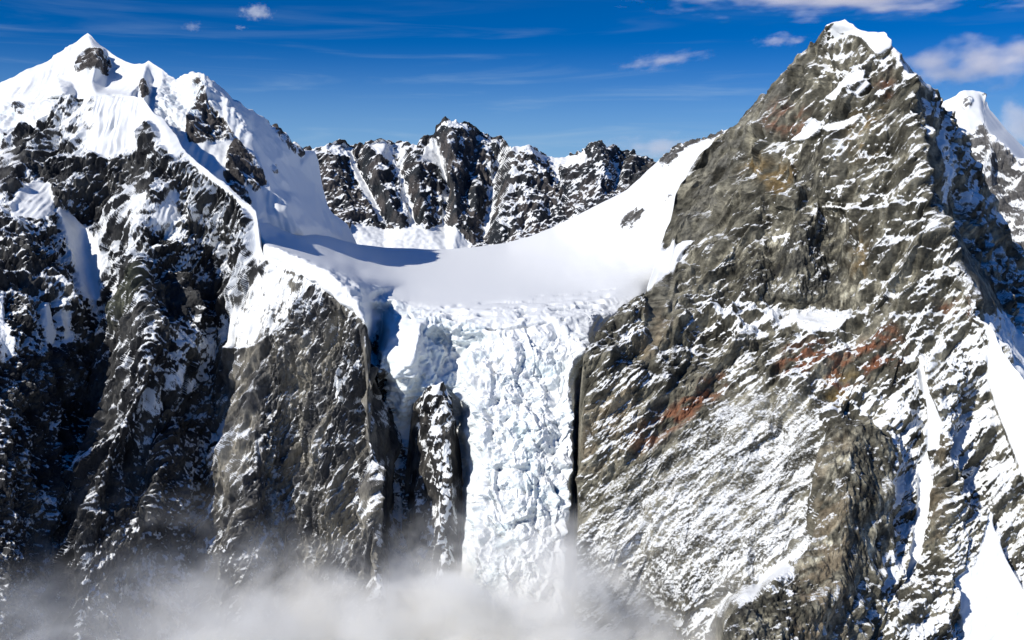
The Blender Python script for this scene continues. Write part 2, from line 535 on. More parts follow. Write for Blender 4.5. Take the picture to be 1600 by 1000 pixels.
# ------------------------------------------------------------------ snowy summit massif behind the left wall
def build_summit():
    top = [(-260, 215), (-180, 190), (-100, 165), (-40, 145), (0, 130), (25, 122), (42, 112), (60, 102), (75, 97), (88, 88), (100, 79), (118, 66), (130, 56), (137, 51),
           (144, 57), (150, 66), (160, 75), (168, 81), (185, 91), (198, 98), (210, 103), (222, 102), (233, 97), (242, 103), (252, 109), (262, 116), (275, 125), (285, 120),
           (300, 115), (310, 116), (318, 117), (326, 123), (335, 130), (350, 142), (362, 154), (380, 167), (395, 174), (408, 184), (418, 192), (430, 203), (440, 212), (448, 220),
           (460, 229), (470, 237), (490, 238), (497, 258), (505, 302), (512, 320), (522, 334), (542, 352), (560, 387)]
    bot = [(-260, 330), (-220, 315), (0, 250), (60, 235), (100, 185), (225, 185), (262, 225), (315, 292), (350, 318), (399, 368), (430, 378), (480, 388), (520, 398), (560, 408)]
    lines = [
        [(-260, 215, 3550), (-100, 165, 3500), (0, 130, 3500), (75, 97, 3560), (137, 51, 3600), (168, 81, 3560), (210, 103, 3500), (233, 97, 3420), (252, 109, 3390), (275, 125, 3340), (300, 115, 3260),
         (318, 117, 3230), (350, 142, 3300), (395, 174, 3450), (440, 212, 3650), (470, 237, 3800), (490, 238, 3900), (505, 302, 3950), (542, 352, 4020), (560, 387, 4080), (580, 430, 4100)],
        [(137, 51, 3600), (147, 80, 3500), (151, 105, 3405), (143, 128, 3345)],
        [(100, 110, 3470), (112, 130, 3390), (90, 122, 3440), (40, 140, 3400), (0, 160, 3380)],
        [(166, 95, 3540), (170, 112, 3500), (190, 128, 3440), (164, 140, 3380)],
        [(120, 148, 3300), (60, 158, 3290), (0, 175, 3300), (-200, 230, 3300)],
        [(233, 97, 3420), (222, 125, 3290), (212, 150, 3160)], [(233, 97, 3420), (238, 130, 3340), (234, 152, 3220)], [(254, 130, 3290), (248, 152, 3180)],
        [(101, 150, 3120), (150, 145, 3110), (205, 146, 3110), (226, 152, 3090)],
        [(-260, 260, 3200), (0, 205, 3150), (30, 195, 3150), (60, 185, 3150), (85, 160, 3140)],
        [(-260, 330, 3100), (0, 250, 3040), (60, 235, 3030), (100, 185, 3040), (225, 185, 3020), (262, 225, 2920), (315, 292, 2800), (350, 318, 2780), (399, 368, 2780)],
        [(275, 150, 3230), (262, 170, 3120), (250, 165, 3160), (283, 205, 3050)],
        [(318, 117, 3230), (322, 140, 3140), (318, 160, 3110), (306, 195, 3040), (296, 225, 2980)],
        [(318, 117, 3230), (350, 150, 3180), (385, 190, 3140), (392, 215, 3110), (402, 240, 3060), (410, 265, 3020), (420, 295, 2980), (442, 330, 2960), (470, 356, 2990)],
        [(345, 175, 3130), (330, 215, 3030), (345, 235, 3000), (360, 250, 2960), (366, 280, 2920), (385, 312, 2890), (399, 345, 2860)],
        [(372, 230, 3020), (385, 270, 2960), (400, 305, 2930), (412, 330, 2920)],
        [(418, 296, 2985), (414, 318, 2950), (412, 338, 2930)],
        [(450, 318, 2990), (462, 345, 3000)], [(430, 250, 3250), (455, 300, 3250), (480, 330, 3300), (505, 356, 3420)],
        [(465, 265, 3650), (490, 310, 3700), (515, 345, 3780), (535, 370, 3850)],
        [(399, 368, 2860), (430, 378, 2960), (480, 388, 3150), (520, 400, 3500), (560, 412, 3900)],
    ]
    f = Face(-240, 562, top, bot, lines, soft=1.6, back=(900, 42), foot=False)
    cov = np.full((RH, RW), 1.0)
    cov = paint(cov, [
        ([(118, 104), (130, 84), (140, 78), (150, 78), (160, 86), (172, 96), (174, 108), (164, 122), (155, 105), (135, 110), (122, 114)], 0.32),
        ([(146, 80), (153, 80), (150, 90), (146, 92)], 0.5),
        ([(218, 132), (226, 128), (233, 146), (222, 152)], 0.25),
        ([(18, 168), (36, 163), (40, 172), (30, 178)], 0.3),
        ([(303, 172), (310, 150), (320, 148), (332, 168), (350, 188), (366, 212), (345, 222), (318, 224), (296, 224), (292, 205)], 0.25),
        ([(302, 126), (318, 120), (322, 140), (306, 158)], 0.68),
        ([(358, 232), (372, 222), (388, 240), (405, 262), (414, 290), (398, 300), (382, 288), (374, 330), (360, 300), (350, 270)], 0.28),
        ([(364, 288), (384, 296), (392, 322), (372, 312)], 0.25),
        ([(410, 180), (424, 186), (446, 214), (462, 228), (473, 238), (472, 246), (455, 236), (430, 212)], 0.3),
        ([(424, 260), (432, 258), (436, 270), (428, 272)], 0.55),
        ([(255, 110), (268, 118), (258, 122)], 0.7),
    ], 2.0)
    # traced where the ice breaks into cliffs
    ice = blur((poly_mask([(-240, 250), (0, 165), (60, 165), (105, 140), (105, 165), (60, 215), (0, 240), (-240, 330)])
                | poly_mask([(240, 130), (290, 122), (320, 116), (395, 190), (400, 225), (380, 215), (345, 160), (300, 200), (262, 215), (235, 175)])).astype(float), 6)
    P = f.flat
    c = f.img(cov); ic = f.img(ice)
    rough = sstep(0.95, 0.4, c)
    big = f.ridge(stretch(P, (0, 0.3, 1), 0.5), 120.0, 5, 0.5, 11) - 0.6
    fine = f.f(facets(stretch(P, (0, 0, 1), 0.6) / 17.0, 21)) * 0.6 + f.f(facets(P / 7.0, 22)) * 0.3
    flute = f.f(perlin(np.stack([(P[:, 0] + 0.25 * P[:, 2]) / 12.0, P[:, 2] / 170.0, P[:, 1] / 400.0], 1), 31)) * sstep(-0.2, 0.4, f.f(fbm(P / 120.0, 2, seed=33)))
    slab = f.f(facets(P / 26.0, 41)) + 0.5 * f.f(facets(P / 11.0, 42))
    h = big * (3 + 24 * rough) + fine * (0.1 + 11 * rough) + flute * 5.5 * (1 - rough) + slab * 11 * ic + (2.2 * f.f(fbm(P / 60.0, 4, seed=51)) + 6 * (f.ridge(P, 170.0, 3, 0.5, 52) - 0.5)) * (1 - rough)
    f.displace(h)
    grain = f.f(fbm(stretch(P, (0.3, 0, 1), 0.5) / 14.0, 5, gain=0.65, seed=61))
    f.snow(c, grain, slope=0.7)
    rock = mixcol((0.05, 0.046, 0.045), (0.10, 0.09, 0.085), sstep(-0.4, 0.5, f.f(fbm(P / 50.0, 4, seed=71))))
    sc = mixcol(WHITE, (0.66, 0.79, 0.86), np.clip(ic * sstep(0.0, 0.7, f.f(fbm(P / 18.0, 3, seed=81))), 0, 1) * 0.7)
    o = f.build("mountain", rock, sc, c > 0.9)
    tag(o, "pointed white snow summit with icy domes rising behind the dark left wall", "mountain", "structure")
build_summit()

# ------------------------------------------------------------------ dark ribbed wall and buttress on the left
def build_wall():
    top = [(-260, 300), (-220, 290), (-40, 240), (0, 224), (15, 212), (30, 203), (45, 200), (60, 198), (75, 180), (85, 168), (101, 152), (150, 150), (205, 151), (224, 155), (241, 178), (252, 183), (262, 196), (275, 212),
           (285, 231), (300, 246), (315, 259), (332, 272), (350, 284), (365, 297), (378, 309), (390, 321), (399, 331), (404, 350), (407, 385), (413, 404), (434, 419), (451, 422), (470, 429), (486, 436), (497, 440),
           (514, 457), (528, 467), (539, 476), (556, 490), (566, 501), (573, 512), (577, 552), (584, 570), (592, 600), (601, 640), (612, 690), (622, 740), (640, 820), (660, 900)]
    lines = [
        [(-260, 300, 3150), (-40, 240, 3020), (0, 224, 3000), (30, 203, 2990), (60, 198, 2985), (85, 168, 2990), (101, 152, 3000), (150, 150, 3000), (205, 151, 2990), (224, 155, 2960), (241, 178, 2880), (262, 196, 2820),
         (285, 231, 2740), (315, 259, 2680), (350, 284, 2620), (378, 309, 2580), (399, 331, 2540), (407, 385, 2500), (413, 404, 2460), (434, 419, 2400), (451, 422, 2360), (486, 436, 2290), (497, 440, 2270),
         (514, 457, 2240), (539, 476, 2210), (556, 490, 2190), (573, 512, 2170), (580, 600, 2140), (584, 695, 2110), (588, 800, 2075), (594, 912, 2040), (598, 1060, 1990), (598, 1120, 1980)],
        [(606, 560, 2380), (612, 700, 2340), (615, 850, 2310), (618, 1060, 2250), (618, 1120, 2240)],
        [(660, 500, 2450), (660, 900, 2460), (660, 1120, 2400)],
        # far left rib, then the gully beside it
        [(-260, 600, 2500), (-60, 400, 2460), (-12, 560, 2190), (-14, 700, 2110), (-30, 1060, 1950), (-30, 1120, 1920)],
        [(-260, 1120, 2250), (-260, 850, 2400), (-160, 500, 2560)], [(-60, 400, 2460), (0, 300, 2660), (20, 270, 2760)],
        [(50, 240, 2900), (60, 290, 2790), (88, 330, 2690), (60, 345, 2600), (20, 350, 2580)], [(10, 400, 2470), (50, 420, 2500), (100, 400, 2640)],
        [(5, 460, 2330), (75, 470, 2420), (100, 540, 2430)],
        [(80, 260, 2860), (95, 300, 2780), (130, 380, 2730), (150, 470, 2620), (155, 560, 2520), (125, 700, 2350), (98, 850, 2215), (80, 1060, 2100), (78, 1120, 2080)],
        [(150, 200, 2910), (165, 240, 2840), (130, 250, 2840)], [(190, 165, 2960), (205, 200, 2900), (195, 245, 2840)], [(130, 290, 2800), (190, 290, 2780), (230, 230, 2820)],
        [(135, 160, 2990), (142, 200, 2950), (137, 238, 2880)],
        # middle rib with the snow tongue at its head
        [(262, 196, 2820), (257, 255, 2700), (242, 300, 2640), (216, 350, 2540), (222, 420, 2440), (236, 520, 2330), (225, 600, 2260), (195, 660, 2230), (165, 720, 2200), (142, 800, 2150), (126, 900, 2090), (110, 1060, 2010), (108, 1120, 2000)],
        [(285, 290, 2680), (302, 350, 2640), (332, 430, 2620), (346, 540, 2560), (346, 640, 2500), (322, 740, 2420), (302, 840, 2350), (282, 1060, 2230), (280, 1120, 2220)],
        [(262, 640, 2400), (235, 720, 2330), (215, 800, 2260)], [(275, 660, 2340), (252, 740, 2280), (232, 830, 2200)],
        [(300, 300, 2670), (340, 332, 2610), (370, 370, 2550), (388, 420, 2510)], [(345, 380, 2600), (360, 430, 2570), (366, 480, 2520)],
        # the broad buttress right of the second gully
        [(402, 428, 2470), (368, 500, 2480), (354, 560, 2500)], [(440, 450, 2370), (400, 540, 2390), (376, 640, 2380), (352, 760, 2340)],
        [(500, 450, 2265), (490, 540, 2260), (505, 640, 2230), (500, 780, 2200), (505, 1060, 2130), (505, 1120, 2110)],
        [(455, 560, 2330), (445, 660, 2330), (455, 800, 2290), (440, 1060, 2210), (440, 1120, 2190)],
        [(405, 640, 2310), (395, 720, 2260), (380, 850, 2200), (365, 1060, 2130), (365, 1120, 2110)],
        [(545, 510, 2205), (535, 620, 2205), (545, 760, 2180), (550, 1060, 2100), (550, 1120, 2090)], [(560, 600, 2190), (566, 700, 2170)],
    ]
    f = Face(-240, 662, top, 1075, lines, ustep=0.75, soft=6.0, back=(260, 58))
    rows = ["668998", "335977667899", "", ""]
    rows = ["668988889999",   # 150
            "347976799999",   # 200
            "432225669999",
            "862388439999",
            "348565448999",
            "438543347599",
            "476521378522",   # 450
            "665424556322",
            "411465432233",
            "100445223233",
            "443331364243",   # 650
            "234212463243",
            "133134421344",
            "132233442134",
            "112233332334",
            "112223332334",
            "112223333334"]
    cov = cover_grid([r + r[-1] for r in rows], 0, 150)
    cov = np.clip(cov * (0.9 - 0.4 * sstep(360, 620, GV)), 0, 1)
    cov = cov * (1 - 0.35 * blur(poly_mask([(380, 580), (440, 520), (500, 450), (575, 515), (600, 700), (600, 1060), (340, 1060)]).astype(float), 20))
    cov = paint(cov, [
        ([(146, 152), (205, 152), (225, 158), (232, 176), (205, 200), (195, 236), (165, 248), (140, 236), (150, 200)], 0.99),   # fluted snow face
        ([(100, 160), (130, 156), (126, 200), (108, 230), (95, 200)], 0.72),
        ([(225, 158), (243, 180), (262, 196), (285, 232), (276, 250), (258, 232), (240, 196), (205, 240), (195, 225), (212, 190)], 0.97),
        ([(222, 196), (236, 190), (250, 212), (246, 240), (228, 238), (220, 212)], 0.3),
        ([(284, 230), (300, 246), (350, 284), (399, 331), (404, 355), (392, 340), (360, 306), (320, 276), (292, 250)], 0.97),   # lit ridge crest
        ([(18, 320), (30, 296), (55, 280), (82, 286), (86, 330), (60, 346), (20, 344)], 0.95),
        ([(86, 320), (112, 330), (150, 372), (160, 400), (158, 468), (132, 470), (120, 420), (105, 370)], 0.98),                 # couloir
        ([(240, 340), (262, 300), (278, 290), (278, 340), (258, 352)], 0.97),
        ([(190, 340), (215, 300), (238, 300), (228, 360), (205, 372)], 0.7),
        ([(68, 465), (80, 470), (92, 520), (86, 540), (72, 535)], 0.97), ([(94, 480), (106, 486), (112, 530), (100, 545)], 0.9),
        ([(0, 450), (8, 460), (14, 560), (4, 580), (-20, 560)], 0.85),
        ([(260, 505), (290, 520), (312, 530), (330, 520), (342, 545), (330, 575), (312, 560), (285, 545), (262, 530)], 0.72),
        ([(255, 430), (300, 425), (372, 450), (362, 490), (330, 500), (262, 495)], 0.05), ([(160, 600), (152, 520), (60, 555), (0, 570), (0, 650), (130, 650)], 0.05),
        ([(345, 515), (375, 480), (400, 440), (430, 420), (470, 432), (484, 440), (470, 480), (430, 520), (400, 545), (362, 545)], 0.8),
        ([(335, 670), (352, 650), (366, 662), (360, 690), (352, 740), (344, 740)], 0.85),
        ([(525, 560), (530, 580), (528, 640), (518, 620)], 0.85),
        ([(590, 560), (622, 560), (622, 1060), (602, 1060)], 0.22),
    ], 3.0)
    P = f.flat
    c = f.img(cov)
    rough = sstep(0.97, 0.5, c)
    P2 = warped(stretch(P, (0.2, 0.2, 1), 0.2), 90.0, 10.0, 109)
    big = f.ridge(P2, 95.0, 6, 0.55, 111) - 0.6
    slant = stretch(P, (0.42, 0.0, 0.9), 0.28)
    slant = warped(slant, 30.0, 4.0, 117)
    crk = f.f(facets(warped(stretch(P, (0.30, 0.1, 1), 0.16), 25.0, 3.0, 119) / 7.0, 124)) * f.lod(8)
    blk = 1.0 * crk + 1.0 * f.f(facets(slant / 26.0, 121)) + 0.75 * f.f(facets(slant / 11.0, 122)) * f.lod(14) + 0.65 * f.f(facets(warped(stretch(P, (0.42, 0, 0.9), 0.4), 9.0, 2.5, 118) / 4.4, 123)) * f.lod(6)
    flute = f.f(perlin(np.stack([(P[:, 0] + 0.12 * P[:, 2] + 7 * perlin(P / 45.0, 135)) / 9.5, P[:, 2] / 160.0, P[:, 1] / 300.0], 1), 131)) * (0.6 + f.f(perlin(P / 38.0, 136)))
    flm = f.img(blur((poly_mask([(146, 152), (205, 152), (225, 158), (226, 172), (205, 200), (195, 236), (165, 248), (140, 236), (150, 200)]) | poly_mask([(18, 320), (30, 296), (55, 280), (82, 286), (86, 330), (60, 346), (20, 344)]) | poly_mask([(240, 340), (262, 300), (278, 290), (278, 340), (258, 352)])).astype(float), 3))
    Pr = stretch(P, (0.28, 0.15, 1), 0.3)
    arete = -46 * f.f(facets(Pr / 85.0, 141)) - 26 * f.f(facets(Pr / 40.0, 142)) - 12 * f.f(facets(Pr / 18.0, 143)) * f.lod(16)
    h = big * (3 + 9 * rough) + arete * rough + blk * (0.3 + 9.5 * rough) + flute * 8.0 * flm + 0.8 * flute * (1 - rough)
    edge = line_dist([[(224, 154), (241, 178), (262, 196), (285, 231), (315, 259), (350, 284), (378, 309), (399, 331), (407, 385), (434, 419), (497, 440), (556, 490), (577, 552)]])(f.U, f.V)
    h = h * (0.25 + 0.75 * sstep(1, 12, edge))
    f.displace(h)
    grain = f.grain(stretch(P, (0.40, 0.1, 1), 0.3), 7.0, 3, 0.8, 161)
    f.snow(c, grain, k=1.7, slope=1.6, patch=1.1)
    n = f.f(fbm(stretch(P, (0.2, 0, 1), 0.3) / 45.0, 4, seed=171))
    rock = mixcol((0.021, 0.022, 0.025), (0.080, 0.079, 0.075), sstep(-0.4, 0.6, n))
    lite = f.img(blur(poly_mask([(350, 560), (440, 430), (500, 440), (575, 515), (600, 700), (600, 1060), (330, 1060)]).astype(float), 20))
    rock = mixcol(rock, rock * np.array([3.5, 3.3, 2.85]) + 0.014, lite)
    green = f.img(blur(poly_mask([(215, 420), (232, 425), (215, 480), (180, 520), (185, 470)]).astype(float), 6))
    rock = mixcol(rock, (0.13, 0.14, 0.09), green * 0.6)
    sc = np.broadcast_to(np.array(WHITE), f.shape + (3,))
    m1 = poly_mask([(86, 320), (112, 330), (150, 372), (160, 400), (158, 468), (132, 470), (120, 420), (105, 370)])
    m2 = poly_mask([(146, 152), (205, 152), (225, 158), (226, 172), (205, 200), (195, 236), (165, 248), (140, 236), (150, 200)])
    m3 = poly_mask([(18, 320), (30, 296), (55, 280), (82, 286), (86, 330), (60, 346), (20, 344)])
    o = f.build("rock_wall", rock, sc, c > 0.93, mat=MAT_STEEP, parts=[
        ("snow_couloir", m1.astype(float), "blue shaded snow gully down the dark wall"), ("fluted_snow_face", m2.astype(float), "steep fluted snow under the ice cap"),
        ("fluted_snow_face", m3.astype(float), "small fluted snow apron at the far left")])
    tag(o, "dark snow streaked rock wall and buttress left of the icefall", "rock wall", "structure")
build_wall()

# ------------------------------------------------------------------ glacier: snow basin, ice hump, icefall
def build_glacier():
    top = [(360, 322), (370, 325), (400, 332), (430, 342), (480, 358), (520, 370), (556, 380), (600, 386), (660, 388), (700, 389), (735, 386), (790, 379), (830, 368), (860, 356), (890, 341), (920, 326), (950, 311), (980, 296), (1000, 278), (1010, 268),
           (1022, 257), (1030, 250), (1040, 243), (1050, 235), (1058, 228), (1066, 226), (1075, 224), (1090, 220), (1110, 213), (1130, 205), (1165, 190)]
    lines = [
        [(340, 322, 2940), (370, 325, 2950), (430, 342, 3050), (480, 358, 3450), (520, 370, 3800), (556, 380, 4150), (600, 386, 4500), (660, 388, 4620), (700, 389, 4620), (790, 379, 4500), (860, 356, 4300), (920, 326, 4000), (980, 296, 3700), (1030, 250, 3450), (1066, 226, 3330), (1090, 220, 3260), (1130, 205, 3150), (1180, 190, 3050)],
        [(450, 377, 2900), (520, 396, 3020), (600, 410, 3480), (700, 411, 3560), (800, 418, 3360), (900, 400, 3300), (950, 380, 3170), (1000, 350, 3000), (1040, 332, 2860), (1090, 270, 2950)],
        [(400, 350, 2820), (420, 370, 2780), (500, 400, 2800), (560, 425, 2780), (640, 440, 2800), (700, 452, 2640), (800, 452, 2610), (900, 447, 2620), (1000, 430, 2600), (1070, 400, 2650), (1200, 380, 2750)],
        [(590, 462, 2500), (640, 470, 2440), (700, 480, 2350), (750, 484, 2310), (850, 475, 2340), (950, 465, 2380), (1000, 458, 2430), (1060, 480, 2650), (1200, 500, 2800)],
        # cornice lip above the buttress, its face and what lies behind
        [(413, 383, 2462), (440, 388, 2402), (470, 402, 2330), (495, 415, 2285), (515, 425, 2252), (530, 440, 2230), (545, 455, 2212), (560, 478, 2190), (569, 494, 2178)],
        [(410, 403, 2450), (434, 421, 2392), (451, 424, 2352), (486, 438, 2282), (497, 442, 2262), (514, 459, 2232), (539, 478, 2202), (556, 492, 2182), (571, 512, 2160)],
        [(400, 420, 2700), (434, 436, 2660), (486, 456, 2560), (520, 480, 2500), (556, 510, 2420), (572, 530, 2380)],
        [(418, 378, 2560), (470, 394, 2520), (530, 414, 2470), (566, 432, 2430), (588, 452, 2440)],
        [(500, 408, 2380), (520, 416, 2350), (548, 432, 2330), (565, 450, 2320), (575, 470, 2330)], [(560, 445, 2270), (572, 475, 2240), (578, 500, 2230)],
        # blue crevasse under the shoulder
        [(588, 455, 2420), (596, 470, 2410), (620, 468, 2420), (638, 486, 2380)], [(584, 490, 2420), (600, 496, 2440), (596, 530, 2420), (588, 560, 2400)], [(580, 500, 2300), (584, 540, 2330)],
        # hump and bowl
        [(606, 508, 2330), (615, 498, 2330), (640, 492, 2320), (680, 500, 2270), (720, 505, 2250), (760, 508, 2235)],
        [(606, 508, 2330), (606, 530, 2250), (596, 555, 2220), (594, 580, 2230)], [(636, 515, 2230), (656, 508, 2225), (652, 545, 2160), (640, 570, 2160), (622, 590, 2190)],
        [(656, 508, 2225), (664, 520, 2240), (668, 560, 2215), (676, 600, 2190)], [(680, 516, 2265), (700, 540, 2290), (690, 580, 2250), (700, 600, 2215)],
        [(664, 512, 2245), (700, 512, 2262), (745, 520, 2245)], [(735, 540, 2265), (722, 556, 2275), (715, 585, 2240)], [(748, 530, 2250), (740, 552, 2220), (722, 575, 2200), (735, 600, 2170)],
        [(700, 600, 2240), (725, 607, 2190), (750, 605, 2140)],
        [(600, 590, 2300), (618, 600, 2230), (635, 610, 2210), (655, 600, 2220)], [(600, 640, 2350), (625, 660, 2290), (640, 660, 2300)],
        [(604, 700, 2330), (640, 760, 2290), (660, 900, 2270), (660, 1120, 2220)], [(690, 700, 2280), (690, 900, 2240), (690, 1120, 2200)],
        # main fall
        [(760, 508, 2235), (800, 505, 2225), (870, 497, 2245), (930, 490, 2290), (960, 492, 2320)],
        [(728, 640, 2190), (732, 720, 2160), (728, 800, 2130), (718, 900, 2100), (709, 1060, 2060), (707, 1120, 2050)],
        [(752, 620, 2130), (756, 720, 2085), (750, 800, 2060), (742, 900, 2020), (735, 1060, 1970), (733, 1120, 1960)],
        [(716, 650, 2290), (720, 800, 2260), (706, 900, 2230), (697, 1060, 2200), (695, 1120, 2190)],
        [(800, 540, 2180), (800, 640, 2110), (810, 740, 2060), (800, 860, 2010), (795, 1060, 1950), (795, 1120, 1940)], [(870, 560, 2170), (865, 640, 2110), (860, 740, 2060)],
        [(915, 540, 2190), (897, 570, 2130), (896, 640, 2095), (893, 740, 2060), (886, 860, 2010), (880, 1060, 1950), (880, 1120, 1940)],
        [(960, 492, 2320), (930, 545, 2300), (906, 585, 2250), (904, 640, 2240), (902, 740, 2200), (896, 860, 2150), (895, 1060, 2110), (895, 1120, 2100)],
        [(960, 600, 2450), (960, 1120, 2350)], [(1180, 600, 2900), (1180, 1120, 2800)], [(340, 450, 2800), (340, 1120, 2600), (560, 1120, 2450)], [(1165, 190, 3080), (1200, 300, 2950), (1200, 380, 2850)],
    ]
    calm = blur(poly_mask([(420, 352), (500, 366), (560, 382), (700, 392), (800, 380), (860, 360), (980, 300), (1060, 235), (1130, 215), (1165, 260), (1165, 480), (1000, 455), (800, 458), (660, 462), (600, 440), (520, 405), (450, 380)]).astype(float), 9)
    f = Face(362, 1165, top, 1075, lines, step=1.35, soft=1.8, back=(500, 30), calm=calm, wobble=3.5)
    fall = blur((poly_mask([(735, 518), (760, 512), (850, 498), (930, 492), (965, 486), (960, 520), (925, 560), (905, 600), (905, 1100), (690, 1100), (708, 900), (715, 660), (700, 600), (740, 590)])).astype(float), 7)
    hump = blur(poly_mask([(580, 440), (640, 480), (760, 505), (740, 600), (700, 620), (660, 640), (590, 700), (575, 520)]).astype(float), 7)
    P = f.flat
    fa, hu = f.img(fall) * sstep(480, 572, f.V), f.img(hump)
    lip = f.img(blur(poly_mask([(640, 488), (760, 492), (960, 468), (985, 480), (970, 550), (660, 540)]).astype(float), 17)) * (1 - fa)
    down = np.array([0.0, -0.55, 0.83])
    Pw = warped(P, 70.0, 16.0, 191)
    def steps(lam, seed, warp):
        """rows of leaning seracs: rising treads that end in broken fronts"""
        t = (Pw @ down + warp) / lam; i = np.floor(t); fr = t - i
        brk = perlin(np.stack([Pw[:, 0] / (lam * 1.3), Pw[:, 2] / (lam * 6.0), i * 5.17], 1), seed)
        t2 = t + 0.55 * np.sign(brk) * np.clip(np.abs(brk) * 3, 0, 1); fr = t2 - np.floor(t2)
        return np.where(fr < 0.8, fr / 0.8, (1 - fr) / 0.2)
    st = f.f(steps(46.0, 201, 16 * fbm(P / 60.0, 3, seed=202))) * 13 + f.f(steps(19.0, 203, 7 * fbm(P / 26.0, 3, seed=204))) * 6.0 * f.lod(20)
    Pb = stretch(warped(P, 26.0, 6.0, 194), (1, 0, 0.2), 0.6)
    b2 = f.f(facets(Pb / 24.0, 205)); b3 = f.f(facets(Pb / 10.0, 206)) * f.lod(11); b4 = f.f(facets(warped(P, 7.0, 1.5, 197) / 4.8, 207)) * f.lod(6)
    gash = np.clip(f.ridge(stretch(warped(P, 60.0, 24.0, 215), (0.8, 0, -0.6), 0.45), 42.0, 3, 0.6, 216) - 0.85, 0, 1)
    lump = f.f(fbm(P / 90.0, 3, seed=213)); lay = f.f(fbm(P / 34.0, 4, seed=214))
    h = fa * (st * 0.8 - 8 + b2 * 6 + b3 * 3.0 + b4 * 2.2 - 13 * gash + lump * 16 + lay * 4)
    bulge = f.img(blur(poly_mask([(598, 498), (650, 494), (662, 512), (655, 555), (632, 578), (600, 566)]).astype(float), 5))
    h = h + (1 - 0.8 * bulge) * hu * (1 - fa) * (b2 * 10 + b3 * 4.0 + b4 * 1.5 + lay * 7 + 5 * f.f(steps(24.0, 208, 8 * fbm(P / 40.0, 3, seed=209))))
    cm = f.img(blur(poly_mask([(404, 380), (420, 376), (470, 392), (530, 414), (566, 432), (585, 455), (574, 500), (572, 540), (540, 500), (400, 430)]).astype(float), 5))
    h = h + cm * (1 - hu) * (f.f(facets(P / 26.0, 245)) * 7 + f.f(facets(P / 11.0, 246)) * 2.5 + lay * 4)
    h = h + lip * (st * 0.6 + b2 * 3 + b3 * 2 - 7)
    fl = (1 - fa) * (1 - hu)
    h = h + fl * (2.2 * f.f(fbm(P / 160.0, 3, seed=221)) + 1.3 * f.f(fbm(stretch(P, (1, 0.3, 0), 0.4) / 24.0, 4, seed=222)))
    # long crevasses across the front of the basin
    cr = line_dist([[(690, 479), (730, 476), (760, 473), (800, 470), (850, 468), (905, 466), (950, 462)], [(640, 494), (690, 490), (740, 492), (800, 489), (860, 483), (930, 476)],
                    [(700, 499), (760, 499), (820, 492)], [(820, 465), (880, 461), (960, 452)], [(660, 506), (710, 503), (750, 505)], [(690, 486), (740, 482), (800, 480), (870, 474), (940, 470)], [(760, 513), (820, 506), (880, 498), (940, 484)]])(f.U, f.V + 3.0 * f.f(perlin(P / 90.0, 231)))
    open_ = sstep(-0.15, 0.3, f.f(fbm(P / 45.0, 3, seed=232)))
    h = h - 24 * np.exp(-(cr / 1.6) ** 2) * open_ * (f.V > 440)
    rk = poly_mask([(1030, 252), (1042, 238), (1058, 224), (1068, 220), (1090, 214), (1130, 200), (1130, 208), (1100, 222), (1080, 232), (1062, 240), (1048, 256), (1036, 262)]).astype(float)
    oc = poly_mask([(969, 350), (975, 338), (990, 328), (1006, 321), (1008, 330), (1000, 345), (985, 356), (973, 358)]).astype(float)
    cov = np.full((RH, RW), 1.0)
    cov = cov * (1 - blur(rk, 2.0) * 0.72) * (1 - blur(oc, 2.0) * 0.68)
    cov = paint(cov, [([(1033, 316), (1046, 304), (1052, 302), (1050, 310), (1036, 322)], 0.6), ([(584, 500), (620, 640), (640, 700), (700, 700), (700, 1100), (560, 1100)], 0.35), ([(598, 560), (650, 560), (640, 690), (622, 690)], 0.99),
                      ([(596, 690), (606, 690), (620, 770), (650, 850), (640, 860), (612, 790)], 0.95)], 3.0)
    c = f.img(cov)
    rr = sstep(0.97, 0.6, c)
    h = h + rr * (9 * f.f(facets(P / 16.0, 241)) + 5 * f.f(facets(P / 6.0, 242)) + 12 * (f.ridge(P, 40.0, 4, 0.5, 243) - 0.4))
    f.displace(h)
    f.snow(c, f.f(fbm(P / 12.0, 5, gain=0.65, seed=261)), slope=0.7)
    rock = mixcol((0.06, 0.058, 0.056), (0.13, 0.125, 0.115), sstep(-0.4, 0.5, f.f(fbm(P / 40.0, 4, seed=271))))
    t = np.clip(fa + hu * 0.9, 0, 1) * sstep(0.05, 0.75, f.f(fbm(P / 70.0, 5, gain=0.6, seed=281)) + 0.35 * hu)
    steep = sstep(0.30, -0.05, smooth_rows(normals(f.P)[..., 2], 1.5)) * np.clip(fa + hu, 0, 1)
    t = np.clip(t * 0.4 + steep * 0.3, 0, 1)
    sc = mixcol(WHITE, (0.55, 0.80, 0.87), t * 0.45)
    smooth = fa * 0.0 + (c > 0.95) * (fa < 0.4)
    fallm = poly_mask([(700, 612), (722, 600), (748, 585), (752, 520), (760, 510), (800, 507), (870, 499), (930, 492), (965, 487), (975, 500), (925, 560), (912, 600), (912, 1110), (680, 1110), (700, 900), (708, 660)])
    humpm = poly_mask([(586, 455), (600, 470), (640, 486), (680, 500), (720, 505), (758, 510), (750, 520), (747, 585), (722, 600), (700, 612), (690, 700), (600, 700), (575, 540), (575, 500)])
    corn = poly_mask([(404, 380), (420, 376), (470, 392), (530, 414), (566, 432), (585, 455), (574, 500), (572, 540), (540, 500), (400, 430)])
    o = f.build("glacier", rock, sc, smooth, parts=[("icefall", fallm.astype(float), "broken white icefall pouring down between two rock walls"),
                                                    ("ice_hump", humpm.astype(float), "blue shaded ice hump and hollow at the lip of the fall"),
                                                    ("snow_cornice", corn.astype(float), "thick snow bank hanging over the left buttress")])
    tag(o, "smooth white snow basin spilling into a broken icefall between the mountains", "glacier", "structure")
build_glacier()

